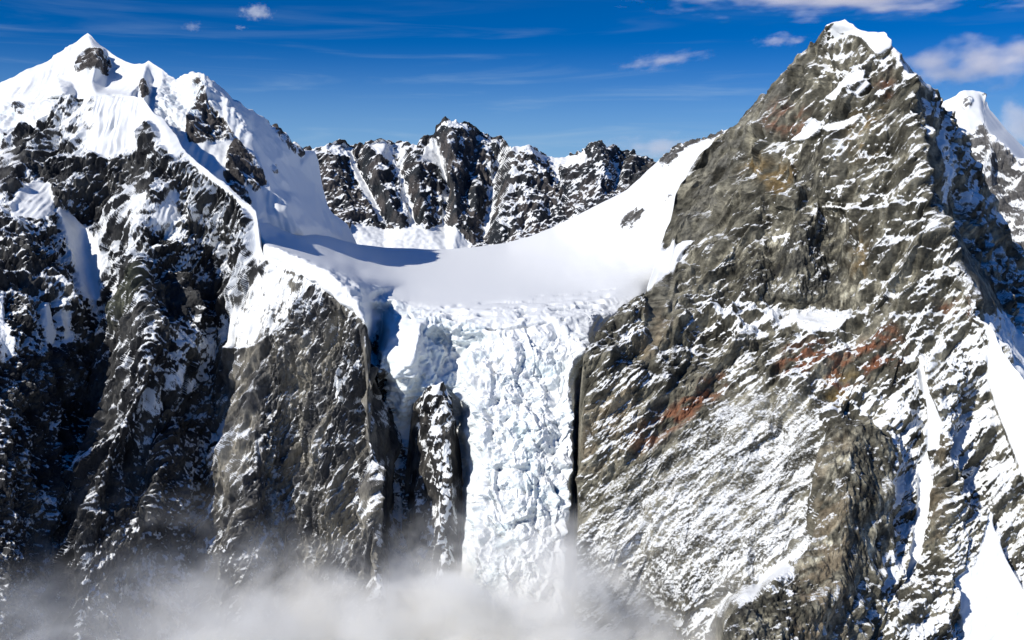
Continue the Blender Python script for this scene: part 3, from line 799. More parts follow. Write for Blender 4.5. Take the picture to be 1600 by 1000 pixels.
# ------------------------------------------------------------------ rock rib standing in the ice
def build_rib():
    top = [(626, 860), (632, 740), (638, 680), (644, 645), (650, 622), (656, 609), (664, 604), (674, 602), (686, 605), (694, 612), (702, 624), (712, 652), (720, 692), (726, 740), (732, 820), (738, 920)]
    lines = [[(626, 860, 2300), (638, 680, 2250), (650, 622, 2210), (664, 604, 2195), (674, 602, 2190), (686, 605, 2182), (702, 624, 2200), (712, 652, 2220), (720, 692, 2240), (738, 920, 2260)],
             [(686, 605, 2182), (690, 640, 2155), (685, 720, 2132), (682, 800, 2108), (690, 900, 2072), (696, 1060, 2030), (696, 1120, 2020)],
             [(676, 640, 2170), (668, 720, 2180), (664, 800, 2180), (668, 900, 2160), (670, 1120, 2130)],
             [(650, 650, 2235), (642, 720, 2275), (640, 850, 2270), (640, 1120, 2230)], [(705, 660, 2155), (708, 740, 2140), (706, 850, 2110), (712, 1060, 2050), (712, 1120, 2040)],
             [(722, 740, 2250), (724, 820, 2230), (722, 920, 2210), (722, 1120, 2180)]]
    f = Face(626, 738, top, 1075, lines, step=1.2, soft=1.6, back=(160, 60), wobble=2.0)
    cov = np.full((RH, RW), 0.2)
    cov = paint(cov, [([(620, 600), (672, 612), (676, 1100), (620, 1100)], 0.14), ([(680, 640), (700, 650), (716, 700), (712, 800), (720, 1100), (690, 1100), (678, 800)], 0.3), ([(655, 605), (690, 603), (700, 622), (675, 618)], 0.5)], 4)
    P = f.flat; c = f.img(cov)
    sl = stretch(P, (0.25, 0, 1), 0.35)
    f.displace(-26 * f.f(facets(sl / 40.0, 310)) - 12 * f.f(facets(sl / 17.0, 311)) + f.f(facets(sl / 13.0, 312)) * 6 + f.f(facets(sl / 7.0, 313)) * 3.5 * f.lod(9))
    f.snow(c, f.grain(P, 12.0, 3, 0.8, 314), slope=1.2)
    rock = mixcol((0.022, 0.022, 0.023), (0.085, 0.08, 0.072), sstep(-0.4, 0.5, f.f(fbm(P / 30.0, 4, seed=315))))
    o = f.build("rock_rib", rock, np.broadcast_to(np.array(WHITE), f.shape + (3,)), c > 2, mat=MAT_STEEP)
    tag(o, "narrow dark rock rib standing in the ice left of the icefall", "rock rib", "structure")
build_rib()

# ------------------------------------------------------------------ jagged range closing the basin
def build_range():
    top = [(440, 240), (470, 236), (491, 234), (508, 223), (524, 220), (540, 219), (547, 229), (564, 229), (575, 226), (584, 220), (591, 217), (597, 217), (604, 221), (617, 225), (627, 222), (640, 224), (652, 223), (662, 212), (672, 209), (680, 207), (683, 196), (690, 190), (697, 187),
           (706, 192), (715, 195), (724, 191), (732, 193), (742, 197), (750, 202), (758, 209), (767, 213), (776, 214), (785, 218), (793, 226), (801, 229), (814, 230), (827, 228), (838, 233), (855, 243), (868, 246), (882, 246), (897, 242), (907, 237), (918, 229), (927, 224), (935, 221),
           (946, 223), (953, 227), (960, 227), (970, 237), (984, 241), (998, 239), (1005, 243), (1014, 247), (1022, 251), (1060, 268), (1090, 275)]
    bot = [(440, 380), (480, 375), (520, 388), (556, 398), (600, 404), (700, 406), (790, 396), (860, 374), (920, 343), (980, 314), (1010, 286), (1030, 272), (1060, 282), (1090, 290)]
    lines = [
        [(440, 240, 5400), (508, 223, 5350), (540, 219, 5400), (547, 229, 5460), (575, 226, 5400), (591, 217, 5350), (604, 221, 5400), (627, 222, 5500), (652, 223, 5400), (662, 212, 5360), (680, 207, 5380), (683, 196, 5360), (697, 187, 5330), (732, 193, 5400), (750, 202, 5480),
         (767, 213, 5480), (785, 218, 5450), (801, 229, 5300), (827, 228, 5300), (855, 243, 5480), (897, 242, 5480), (918, 229, 5320), (935, 221, 5230), (960, 227, 5300), (984, 241, 5380), (998, 239, 5320), (1022, 251, 5350), (1090, 275, 5400)],
        [(440, 380, 4750), (520, 388, 4720), (556, 398, 4700), (600, 404, 4660), (700, 406, 4660), (790, 396, 4680), (860, 374, 4700), (920, 343, 4750), (980, 314, 4850), (1010, 286, 5000), (1030, 272, 5150), (1090, 290, 5200)],
        [(508, 223, 5350), (520, 270, 5130), (545, 320, 4950), (560, 356, 4860)], [(547, 229, 5460), (562, 262, 5330), (582, 305, 5130), (603, 346, 4990)],
        [(575, 226, 5400), (588, 265, 5150), (606, 305, 5010), (632, 356, 4850)], [(612, 225, 5480), (622, 262, 5350), (634, 300, 5180), (645, 350, 5000)],
        [(658, 216, 5370), (652, 250, 5200), (655, 285, 5060), (668, 356, 4850)], [(680, 207, 5380), (692, 250, 5330), (702, 285, 5230), (694, 350, 5000)],
        [(697, 187, 5330), (704, 230, 5130), (702, 270, 5030), (712, 320, 4930), (716, 352, 4850)], [(740, 197, 5440), (736, 250, 5280), (726, 300, 5120), (735, 350, 4960)],
        [(757, 208, 5450), (752, 260, 5220), (742, 310, 5050)], [(785, 218, 5450), (775, 270, 5330), (765, 320, 5150), (755, 374, 4900)],
        [(801, 229, 5300), (798, 270, 5120), (790, 320, 4950), (780, 370, 4790)], [(827, 228, 5300), (832, 262, 5140), (840, 310, 4970), (838, 352, 4850)], [(855, 243, 5480), (868, 280, 5250), (880, 320, 5030)],
        [(918, 229, 5320), (905, 270, 5100), (895, 320, 4930)], [(935, 221, 5230), (942, 262, 5020), (935, 310, 4880)], [(966, 236, 5350), (965, 270, 5200), (960, 300, 5060)], [(998, 239, 5320), (985, 270, 5120), (975, 300, 4980)],
    ]
    f = Face(442, 1088, top, bot, lines, step=1.2, soft=2.2, back=(900, 45), foot=False)
    cov = np.full((RH, RW), 0.24)
    cov = paint(cov, [
        ([(547, 345), (570, 352), (600, 358), (640, 354), (668, 358), (690, 348), (715, 356), (735, 384), (735, 410), (540, 410)], 0.99),
        ([(500, 226), (520, 218), (541, 218), (552, 250), (520, 246), (500, 240)], 0.75), ([(540, 222), (548, 230), (560, 262), (584, 305), (603, 350), (594, 350), (565, 300), (548, 262)], 0.97),
        ([(576, 226), (591, 215), (606, 222), (620, 232), (618, 258), (596, 246)], 0.95), ([(610, 224), (622, 224), (640, 300), (652, 352), (640, 352), (626, 300)], 0.97), ([(676, 212), (690, 215), (704, 280), (698, 352), (688, 350), (696, 285)], 0.9), ([(753, 206), (768, 212), (778, 290), (764, 374), (752, 374), (766, 290)], 0.75), ([(852, 246), (872, 246), (884, 320), (874, 330), (866, 280)], 0.85), ([(608, 226), (640, 224), (632, 260), (640, 345), (630, 335), (620, 280)], 0.75),
        ([(500, 245), (545, 262), (560, 350), (525, 345), (506, 310)], 0.27), ([(650, 255), (672, 215), (690, 240), (695, 262), (668, 252)], 0.93), ([(640, 223), (662, 214), (660, 240), (642, 245)], 0.6),
        ([(684, 210), (700, 205), (760, 215), (765, 270), (745, 330), (710, 350), (695, 320), (705, 262)], 0.13), ([(690, 188), (715, 193), (748, 200), (748, 205), (715, 202), (690, 198)], 0.75),
        ([(745, 212), (800, 228), (792, 270), (770, 260)], 0.55), ([(795, 230), (850, 240), (860, 270), (800, 300)], 0.5), ([(802, 228), (828, 226), (858, 246), (850, 254), (826, 236), (806, 238)], 0.9),
        ([(850, 244), (900, 242), (918, 229), (915, 255), (885, 262), (860, 260)], 0.92), ([(918, 232), (935, 224), (962, 230), (970, 250), (940, 250), (918, 250)], 0.2), ([(930, 255), (965, 255), (975, 290), (945, 300), (925, 290)], 0.6),
        ([(780, 310), (860, 290), (930, 270), (960, 300), (860, 370), (770, 390)], 0.42), ([(690, 300), (700, 285), (704, 340), (694, 350)], 0.6), ([(966, 255), (1022, 250), (1030, 280), (985, 300)], 0.15)], 1.5)
    P = f.flat; c = f.img(cov)
    rough = sstep(0.96, 0.6, c)
    vt = warped(stretch(P, (0.22, 0.3, 1), 0.2), 60, 10, 409)
    h = (f.ridge(vt, 130.0, 6, 0.55, 411) - 0.6) * (5 + 8 * rough) - 30 * rough * f.f(facets(vt / 75.0, 417)) - 17 * rough * f.f(facets(vt / 34.0, 418)) + f.f(facets(vt / 20.0, 412)) * 7 * rough + f.f(facets(vt / 10.0, 413)) * 4 * rough
    h = h + 4.5 * f.f(perlin(stretch(P, (0, -0.5, 1), 0.05) / 22.0, 414)) * (1 - rough)
    f.displace(h)
    f.snow(c, f.f(fbm(stretch(P, (0.6, 0, 1), 0.4) / 20.0, 4, gain=0.7, seed=415)), k=2.2, slope=1.5)
    rock = mixcol((0.022, 0.027, 0.033), (0.085, 0.076, 0.072), sstep(-0.4, 0.5, f.f(fbm(P / 110.0, 4, seed=416))))
    o = f.build("mountain_range", rock, np.broadcast_to(np.array(WHITE), f.shape + (3,)), c > 0.9)
    tag(o, "distant jagged dark range with snow gullies closing the far end of the snow basin", "mountain range", "structure")
build_range()

# ------------------------------------------------------------------ the big rock pyramid on the right
def build_peak():
    top = [(850, 1040), (880, 980), (896, 880), (903, 760), (905, 640), (908, 575), (915, 548), (930, 528), (945, 505), (962, 488), (972, 470), (985, 462), (1000, 457), (1010, 452), (1022, 414), (1034, 376), (1040, 360), (1048, 345), (1053, 318), (1056, 300), (1066, 284), (1078, 266), (1088, 252), (1096, 241), (1112, 224), (1127, 208),
           (1136, 203), (1150, 190), (1160, 180), (1170, 168), (1180, 159), (1190, 149), (1200, 147), (1208, 138), (1214, 131), (1225, 118), (1234, 104), (1242, 96), (1250, 88), (1256, 80), (1264, 72), (1275, 58), (1284, 48), (1292, 40), (1300, 36), (1310, 32), (1320, 30), (1326, 36), (1336, 40), (1346, 48), (1356, 51), (1370, 50), (1380, 51), (1388, 56), (1395, 65), (1402, 78), (1410, 88), (1424, 104),
           (1440, 121), (1452, 133), (1462, 142), (1468, 158), (1480, 172), (1490, 182), (1500, 196), (1512, 218), (1525, 246), (1545, 288), (1560, 330), (1575, 365), (1588, 390), (1602, 408), (1640, 480), (1700, 600), (1760, 680), (1850, 760)]
    lines = [
        [(850, 800, 2300), (890, 640, 2200), (905, 560, 2085), (930, 528, 2120), (962, 488, 2180), (1005, 456, 2260), (1020, 416, 2400), (1034, 376, 2500), (1048, 345, 2560), (1056, 300, 2640), (1096, 241, 2740), (1127, 208, 2760), (1180, 159, 2690), (1225, 118, 2600), (1275, 58, 2480), (1300, 36, 2420),
         (1320, 30, 2400), (1346, 48, 2380), (1380, 51, 2360), (1395, 65, 2345), (1410, 95, 2290), (1430, 130, 2240), (1426, 160, 2210), (1432, 200, 2170), (1440, 240, 2130), (1448, 307, 2070), (1465, 352, 2030), (1500, 405, 1980), (1530, 450, 1930), (1548, 500, 1890), (1560, 530, 1870), (1600, 590, 1830), (1700, 700, 1750), (1850, 850, 1650)],
        [(1395, 65, 2345), (1440, 121, 2420), (1462, 142, 2450), (1480, 172, 2460), (1500, 196, 2480), (1545, 288, 2540), (1602, 408, 2620), (1700, 600, 2700), (1850, 760, 2700)],
        [(1452, 190, 2300), (1475, 260, 2330), (1500, 350, 2300), (1535, 430, 2230), (1570, 500, 2140), (1610, 560, 2080)], [(1475, 200, 2420), (1510, 290, 2430), (1540, 360, 2450)],
        # face
        [(1200, 200, 2500), (1280, 200, 2350), (1340, 150, 2300), (1390, 120, 2290)], [(1150, 300, 2490), (1250, 300, 2300), (1350, 300, 2170), (1400, 260, 2150)], [(1100, 380, 2390), (1150, 400, 2310)], [(1380, 420, 2070), (1400, 380, 2080)],
        [(1150, 240, 2640), (1110, 330, 2540), (1075, 370, 2480)], [(1230, 225, 2420), (1200, 300, 2400), (1150, 380, 2310), (1110, 440, 2260)],
        [(1238, 300, 2290), (1245, 380, 2195), (1240, 462, 2140)], [(1272, 300, 2290), (1292, 345, 2270), (1302, 400, 2215), (1292, 468, 2160)], [(1345, 330, 2175), (1352, 400, 2110), (1342, 468, 2090)], [(1178, 360, 2310), (1184, 420, 2215), (1182, 462, 2165)], [(1206, 360, 2310), (1210, 420, 2238), (1208, 462, 2190)],
        [(1090, 470, 2210), (1150, 468, 2200), (1200, 482, 2170), (1245, 484, 2170), (1330, 482, 2110), (1380, 470, 2050)], [(1150, 500, 2120), (1245, 510, 2090), (1320, 512, 2060)],
        [(1000, 500, 2180), (1040, 520, 2130), (1055, 600, 2060), (1000, 690, 2020)], [(950, 560, 2080), (950, 680, 2040), (960, 800, 1990), (960, 940, 1950), (960, 1120, 1900)],
        [(908, 575, 2080), (906, 700, 2050), (905, 860, 2000), (903, 1060, 1950), (902, 1120, 1940)], [(885, 660, 2300), (885, 860, 2250), (885, 1120, 2200)],
        [(1000, 780, 1985), (1010, 900, 1930), (1010, 1120, 1880)], [(1120, 560, 2080), (1130, 620, 2040), (1100, 690, 1985)], [(1180, 530, 2080), (1210, 620, 1990), (1215, 690, 1930)], [(1225, 545, 2050), (1290, 545, 2010), (1300, 590, 1960)], [(1350, 540, 2000), (1400, 520, 1990), (1440, 500, 1970)],
        [(1340, 590, 1950), (1430, 560, 1940), (1500, 520, 1920)],
        [(1250, 600, 1960), (1225, 680, 1905), (1160, 780, 1870), (1110, 860, 1845), (1065, 960, 1840), (1060, 1120, 1810)], [(1190, 650, 1960), (1130, 760, 1915), (1060, 860, 1880)], [(1280, 640, 1900), (1220, 740, 1865), (1170, 830, 1825), (1120, 920, 1820)],
        # pillar
        [(1318, 645, 1850), (1328, 700, 1780), (1325, 800, 1712), (1316, 900, 1668), (1302, 1060, 1600), (1300, 1120, 1590)], [(1300, 655, 1860), (1287, 720, 1790), (1279, 800, 1745), (1271, 860, 1712), (1245, 890, 1690)],
        [(1268, 720, 1860), (1258, 800, 1830), (1238, 862, 1795)], [(1375, 670, 1860), (1390, 760, 1805), (1384, 860, 1765), (1368, 925, 1735), (1340, 1000, 1660)], [(1400, 680, 1880), (1400, 780, 1845), (1394, 860, 1790)],
        [(1442, 640, 1890), (1440, 780, 1838), (1426, 860, 1795), (1402, 930, 1760), (1340, 1010, 1690)], [(1440, 555, 1930), (1448, 640, 1880)],
        [(1468, 620, 1860), (1482, 700, 1825), (1482, 780, 1800), (1468, 870, 1770), (1430, 960, 1690), (1410, 1120, 1620)], [(1520, 620, 1880), (1515, 720, 1850), (1510, 800, 1800)],
        [(1548, 560, 1880), (1555, 650, 1860), (1600, 720, 1800), (1700, 820, 1720)], [(1545, 800, 1800), (1500, 930, 1720), (1500, 1060, 1650)], [(1600, 900, 1720), (1610, 1060, 1640)], [(1850, 1000, 1550), (1850, 1120, 1530)], [(1450, 1120, 1590), (1600, 1120, 1600)],
        # knob at the bottom
        [(1172, 934, 1650), (1150, 948, 1612), (1138, 985, 1582), (1132, 1040, 1550), (1128, 1120, 1520)], [(1172, 934, 1650), (1205, 905, 1670), (1245, 890, 1690)], [(1162, 918, 1770), (1134, 926, 1820), (1112, 955, 1830), (1104, 1040, 1815), (1098, 1120, 1800)],
        [(1215, 1000, 1570), (1215, 1120, 1520)], [(1190, 915, 1780), (1230, 880, 1780)],
    ]
    f = Face(852, 1838, top, 1075, lines, step=1.45, ustep=1.15, soft=2.2, back=(700, 52))
    rows = [  # 900 ..                  1600, from v = 0 down
        "00000000700000", "00000000785567", "00000023636677", "00001123535444", "00001144345544",
        "00001122233644", "00002221224553", "00003333113564", "00003211112453", "00323676547455",
        "03433235574455", "33322344325468", "22222255566558", "22223566526846", "22235666616826",
        "24566665047355", "35556766402645", "34556763004645", "34445563026548", "33334412125348", "33334412125348"]
    rows = [
        "00000000700000",  # 0    u = 900 950 1000 1050 1100 1150 1200 1250 1300 1350 1400 1450 1500 1550
        "00000004586677",  # 50
        "00000023636677",  # 100
        "00000123535444",  # 150
        "00001145345544",  # 200
        "00021222336544",  # 250
        "00022212245543",  # 300
        "00033331135643",  # 350
        "00032111123543",  # 400
        "03236735423454",  # 450
        "34323357524558",  # 500
        "33223443225469",  # 550
        "22222555566559",  # 600
        "22235665268468",  # 650
        "22356666168268",  # 700
        "24566665047355",  # 750
        "35567664026456",  # 800
        "34556763046475",  # 850
        "34445563026548",  # 900
        "33334412125348",  # 950
        "33334412125348"]
    cov = np.clip(cover_grid(rows, 900, 0) * (0.62 + 0.2 * sstep(400, 560, GV)), 0, 1)
    W = 1.0
    p_cap = [(1294, 44), (1304, 33), (1320, 29), (1346, 46), (1380, 49), (1396, 62), (1394, 76), (1372, 88), (1362, 80), (1350, 66), (1342, 60), (1328, 56), (1312, 54), (1300, 50)]
    p_a = [(1283, 154), (1295, 143), (1312, 128), (1325, 116), (1345, 108), (1352, 116), (1348, 126), (1333, 138), (1316, 152), (1298, 158)]
    p_b = [(1330, 149), (1341, 136), (1352, 124), (1366, 128), (1352, 140), (1342, 148)]
    p_c = [(1226, 220), (1240, 210), (1256, 200), (1272, 184), (1280, 190), (1280, 204), (1262, 218), (1240, 222)]
    p_d = [(1280, 198), (1300, 190), (1322, 186), (1345, 172), (1350, 182), (1334, 198), (1310, 203), (1290, 206)]
    p_e = [(1366, 146), (1374, 137), (1388, 147), (1376, 151)]
    p_f = [(1548, 790), (1556, 830), (1574, 870), (1604, 930), (1640, 1000), (1650, 1090), (1520, 1090), (1500, 960), (1488, 905), (1524, 880)]
    p_g = [(1544, 505), (1556, 520), (1566, 548), (1600, 592), (1700, 700), (1838, 850), (1838, 1000), (1640, 860), (1604, 760), (1580, 700), (1556, 640), (1542, 590)]
    p_h = [(1434, 560), (1442, 552), (1452, 600), (1474, 660), (1470, 700), (1452, 705), (1462, 760), (1452, 800), (1440, 870), (1420, 905), (1398, 930), (1410, 890), (1430, 820), (1434, 740), (1450, 690), (1448, 640)]
    p_i = [(1172, 925), (1200, 888), (1240, 862), (1268, 830), (1262, 852), (1236, 880), (1214, 898), (1196, 905), (1184, 922)]
    cov = paint(cov, [
        ([(905, 580), (960, 520), (1010, 560), (1060, 540), (1130, 560), (1130, 600), (1090, 650), (1040, 700), (1000, 760), (950, 800), (906, 800)], 0.13),
        ([(1140, 500), (1240, 520), (1240, 560), (1180, 590), (1130, 570)], 0.2), ([(1120, 380), (1200, 330), (1250, 330), (1250, 400), (1150, 440), (1090, 450), (1080, 420)], 0.16),
        ([(1340, 90), (1390, 90), (1420, 140), (1430, 200), (1410, 260), (1340, 330), (1290, 330), (1290, 240), (1330, 210), (1355, 150)], 0.24),
        ([(1036, 388), (1070, 372), (1095, 348), (1092, 364), (1069, 392), (1047, 426), (1019, 446), (1008, 456), (1022, 410), (1034, 378)], W),
        ([(1127, 208), (1160, 180), (1250, 88), (1285, 52), (1280, 90), (1230, 150), (1180, 210), (1140, 290), (1100, 370), (1056, 372), (1060, 300), (1096, 241)], 0.06),
        ([(1245, 250), (1278, 230), (1290, 200), (1300, 215), (1280, 250), (1262, 330), (1240, 330)], 0.03), ([(1290, 178), (1330, 152), (1345, 150), (1330, 170), (1300, 190)], 0.06),
        ([(1150, 400), (1250, 380), (1290, 340), (1330, 360), (1345, 470), (1300, 478), (1180, 470), (1140, 440)], 0.04),
        ([(1240, 490), (1330, 478), (1328, 500), (1308, 520), (1270, 520), (1244, 510)], 0.85), ([(1105, 470), (1160, 462), (1220, 475), (1220, 500), (1150, 515), (1110, 520)], 0.62),
        ([(1205, 370), (1232, 360), (1226, 372), (1206, 378)], 0.9), ([(1390, 455), (1404, 448), (1400, 466), (1386, 470)], 0.95),
        ([(1000, 660), (1050, 640), (1120, 600), (1130, 570), (1100, 575), (1040, 610), (1000, 640)], 0.05), ([(1290, 660), (1318, 648), (1380, 680), (1392, 760), (1385, 860), (1330, 930), (1300, 1060), (1232, 1060), (1240, 890), (1274, 850), (1280, 760)], 0.03),
        ([(1138, 960), (1172, 938), (1230, 930), (1220, 1060), (1130, 1060)], 0.1), ([(1440, 560), (1456, 600), (1478, 690), (1486, 780), (1470, 880), (1450, 900), (1462, 800), (1468, 700), (1450, 640)], 0.1),
        ([(1205, 560), (1218, 560), (1215, 640), (1200, 700), (1190, 690), (1204, 640)], 0.1),
        ([(1240, 640), (1248, 650), (1200, 740), (1150, 810), (1100, 880), (1085, 900), (1080, 890), (1130, 810), (1190, 720)], 0.74),
        ([(1400, 540), (1560, 500), (1560, 620), (1500, 650), (1440, 560)], 0.6),
        ([(1425, 120), (1440, 140), (1470, 220), (1500, 300), (1560, 420), (1600, 510), (1530, 460), (1460, 360), (1440, 300), (1430, 200)], 0.1), ([(1470, 210), (1484, 230), (1492, 300), (1478, 330), (1462, 300)], 0.6), ([(1440, 170), (1452, 180), (1456, 210), (1444, 214)], 0.6),
        ([(1398, 68), (1412, 92), (1432, 124), (1424, 124), (1404, 100), (1392, 84)], 0.75),
        (p_cap, W), (p_a, W), (p_b, W), (p_c, W), (p_d, 0.95), (p_e, W), (p_f, W), (p_g, W), (p_h, W), (p_i, W),
    ], 2.0)
    pale = blur(poly_mask([(1000, 720), (1130, 610), (1200, 590), (1290, 640), (1280, 740), (1200, 850), (1120, 920), (900, 960), (900, 780)]).astype(float), 20)
    cov = np.where(cov < 0.9, cov * (1 - 0.14 * pale), cov)
    P = f.flat; c = f.img(cov)
    rough = sstep(0.99, 0.6, c)
    lower = f.img(blur(poly_mask([(900, 480), (1600, 480), (1700, 1100), (900, 1100)]).astype(float), 60))
    smoothface = f.img(blur(poly_mask([(1127, 208), (1250, 88), (1285, 52), (1280, 90), (1180, 210), (1100, 370), (1056, 372)]).astype(float), 8))
    bed = np.array([-0.50, -0.25, 0.83]); bed /= np.linalg.norm(bed)       # beds dip to the left
    run = np.array([0.86, 0.0, 0.52])
    t = P @ bed
    warp = 9 * fbm(P / 150.0, 3, seed=511) + 3.0 * fbm(stretch(P, run, 0.3) / 22.0, 3, seed=512)
    def ledge(lam, seed):
        x = (t + warp) / lam; i = np.floor(x); fr = x - i
        am = 0.35 + 0.65 * np.clip(0.5 + 1.2 * perlin(np.concatenate([stretch(P, run, 0.35)[:, :2] / (lam * 4.0), (i * 7.31)[:, None]], 1), seed), 0, 1)
        return np.where(fr < 0.7, fr / 0.7, (1 - fr) / 0.3) * am
    led = f.f(ledge(46.0, 521)) * 13 + f.f(ledge(21.0, 522)) * 8.5 + f.f(ledge(9.0, 523)) * 3.6 * f.lod(9)
    sl = warped(stretch(P, (0.5, 0, 0.86), 0.3), 30.0, 3.0, 517)
    vert = stretch(P, (0.06, 0.15, 1), 0.22)
    big = f.ridge(warped(stretch(P, (0.6, 0.1, 0.8), 0.26), 90.0, 10.0, 529), 105.0, 6, 0.56, 531) - 0.6
    blk = 1.4 * f.f(facets(sl / 26.0, 541)) + 0.8 * f.f(facets(sl / 11.0, 542)) * f.lod(14) + 0.6 * f.f(facets(stretch(P, (0.5, 0, 0.86), 0.5) / 4.5, 543)) * f.lod(6)
    col = f.f(facets(vert / 9.0, 551)) + 0.6 * f.f(facets(vert / 4.5, 552))
    walls = f.img(blur((poly_mask([(1150, 400), (1250, 330), (1290, 320), (1345, 360), (1345, 480), (1300, 490), (1180, 475), (1130, 440)]) | poly_mask([(1290, 660), (1318, 648), (1392, 690), (1390, 860), (1330, 930), (1300, 1080), (1130, 1080), (1150, 940), (1274, 850)])
                        | poly_mask([(1240, 240), (1290, 210), (1290, 300), (1245, 330)])).astype(float), 10))
    Pr = stretch(P, (0.62, 0.1, 0.78), 0.3)
    arete = -44 * f.f(facets(Pr / 95.0, 533)) - 25 * f.f(facets(Pr / 44.0, 534)) - 12 * f.f(facets(Pr / 20.0, 535)) * f.lod(18)
    h = big * (3 + 6 * rough) * (1 - 0.55 * walls) + arete * rough * (1 - 0.6 * walls) + (led - 12) * rough * (1 - 0.8 * walls) * (1 - 0.45 * lower) * (1 - 0.5 * smoothface) + blk * (0.2 + 7.5 * rough) * (1 - 0.5 * walls) + col * 4.0 * walls
    dusty = blur(poly_mask([(1000, 720), (1130, 610), (1200, 590), (1290, 640), (1280, 740), (1265, 840), (1190, 905), (1120, 960), (900, 960), (900, 780)]).astype(float), 14)
    h = h * (0.75 + 0.25 * f.crest) * (1 - 0.42 * f.img(dusty))
    f.displace(h)
    gr = f.grain(stretch(P, run, 0.11), 6.5, 3, 0.8, 561)
    f.snow(c, gr, k=1.7 - 1.35 * dusty, slope=1.8, patch=0.8)
    # beds, stains and some painted overhang shade
    vs = f.f(fbm(stretch(P, (0.05, 0.15, 1), 0.10) / 9.0, 4, gain=0.7, seed=575))
    n1 = f.f(fbm(stretch(P, run, 0.35) / 55.0, 5, seed=571)); n2 = f.f(fbm(stretch(P, (0.1, 0.2, 1), 0.18) / 11.0, 4, gain=0.65, seed=572))
    rock = mixcol((0.10, 0.095, 0.072), (0.30, 0.282, 0.215), np.clip(0.45 + 1.1 * n1, 0, 1))
    rock = rock * (1 + 1.0 * np.clip(n2, -0.75, 1.0) * (0.45 + 0.55 * walls))[..., None]
    rock = rock * (1 + 1.0 * np.clip(vs, -0.7, 0.9) * walls)[..., None]
    cr = f.ridge(warped(stretch(P, run, 0.35), 40.0, 8.0, 576), 34.0, 4, 0.6, 577)
    rock = rock * (1 - 0.5 * sstep(0.95, 1.25, cr))[..., None]
    def stain_or_shade(polys, colr, amt, fe=9, sd=0):
        nonlocal rock
        m = np.zeros((RH, RW), bool)
        for p in polys: m |= poly_mask(p)
        k = f.img(blur(m.astype(float), fe)) * sstep(-0.35, 0.35, f.f(fbm(stretch(P, run, 0.5) / 24.0, 4, gain=0.6, seed=580 + sd)))
        rock = mixcol(rock, colr, k * amt)
    stain_or_shade([[(1205, 180), (1225, 162), (1262, 170), (1250, 196), (1215, 206), (1198, 204)], [(1370, 118), (1392, 112), (1398, 150), (1372, 140)]], (0.21, 0.11, 0.07), 0.95, 6, 1)
    stain_or_shade([[(1160, 262), (1190, 245), (1205, 262), (1190, 285), (1165, 280)], [(1195, 260), (1240, 250), (1228, 310), (1195, 300)], [(1335, 370), (1352, 360), (1350, 440), (1335, 440)], [(1330, 180), (1380, 160), (1370, 230), (1330, 250)]], (0.27, 0.19, 0.085), 0.75, 7, 2)
    stain_or_shade([[(1215, 560), (1232, 538), (1290, 530), (1300, 560), (1250, 585), (1222, 590)], [(1288, 570), (1320, 545), (1400, 515), (1420, 560), (1350, 590), (1300, 620)], [(985, 700), (1010, 660), (1060, 625), (1125, 575), (1140, 595), (1100, 640), (1050, 675), (1000, 710)], [(1460, 470), (1530, 455), (1530, 490), (1480, 490)]], (0.25, 0.105, 0.055), 0.95, 6, 3)
    stain_or_shade([[(1290, 585), (1360, 580), (1330, 610), (1285, 640)]], (0.28, 0.19, 0.06), 0.7, 6, 4)
    stain_or_shade([[(905, 650), (1000, 560), (1000, 700), (930, 740), (905, 760)], [(1245, 890), (1300, 800), (1330, 760), (1320, 1000), (1240, 1040)], [(1282, 700), (1330, 680), (1332, 900), (1275, 880)], [(1462, 680), (1485, 680), (1470, 860), (1450, 870)], [(1000, 490), (1050, 480), (1040, 560), (1000, 560)]], (0.28, 0.225, 0.15), 0.65, 9, 5)
    stain_or_shade([[(1127, 208), (1250, 88), (1285, 52), (1240, 150), (1180, 230), (1100, 370), (1056, 372)]], (0.20, 0.195, 0.17), 0.6, 10, 6)
    stain_or_shade([[(1200, 400), (1300, 330), (1330, 400), (1290, 470), (1190, 470)], [(1250, 240), (1285, 225), (1280, 300), (1250, 320)], [(1130, 960), (1180, 940), (1210, 960), (1190, 1060), (1125, 1060)], [(965, 500), (1010, 475), (1000, 520), (970, 530)]], (0.055, 0.055, 0.05), 0.75, 12, 7)  # dark rock; on the mid cliff partly overhang shade put into the colour
    rock = np.clip(rock, 0.02, 0.6)
    M = lambda p: poly_mask(p).astype(float)
    o = f.build("mountain", rock, np.broadcast_to(np.array(WHITE), f.shape + (3,)), c > 0.95, mat=MAT_BED, parts=[
        ("summit_snow_cap", M(p_cap), "snow cap on the very top"), ("snow_patch", M(p_a), "upper large slanting snow patch"), ("snow_patch", M(p_b), None), ("snow_patch", M(p_c), "snow patch beside the rusty rock"),
        ("snow_patch", M(p_d), None), ("snow_patch", M(p_e), None), ("snowfield", M(p_f), "triangular snowfield at the bottom right"), ("snowfield", M(p_g), "bright snow slope along the right edge"), ("snow_chute", M(p_h), "curved snow chute right of the brown pillar"), ("snow_chute", M(p_i), "diagonal snow band above the dark knob")])
    tag(o, "steep olive brown rock pyramid with snow ledges and rust stains right of the glacier", "mountain", "structure")
build_peak()

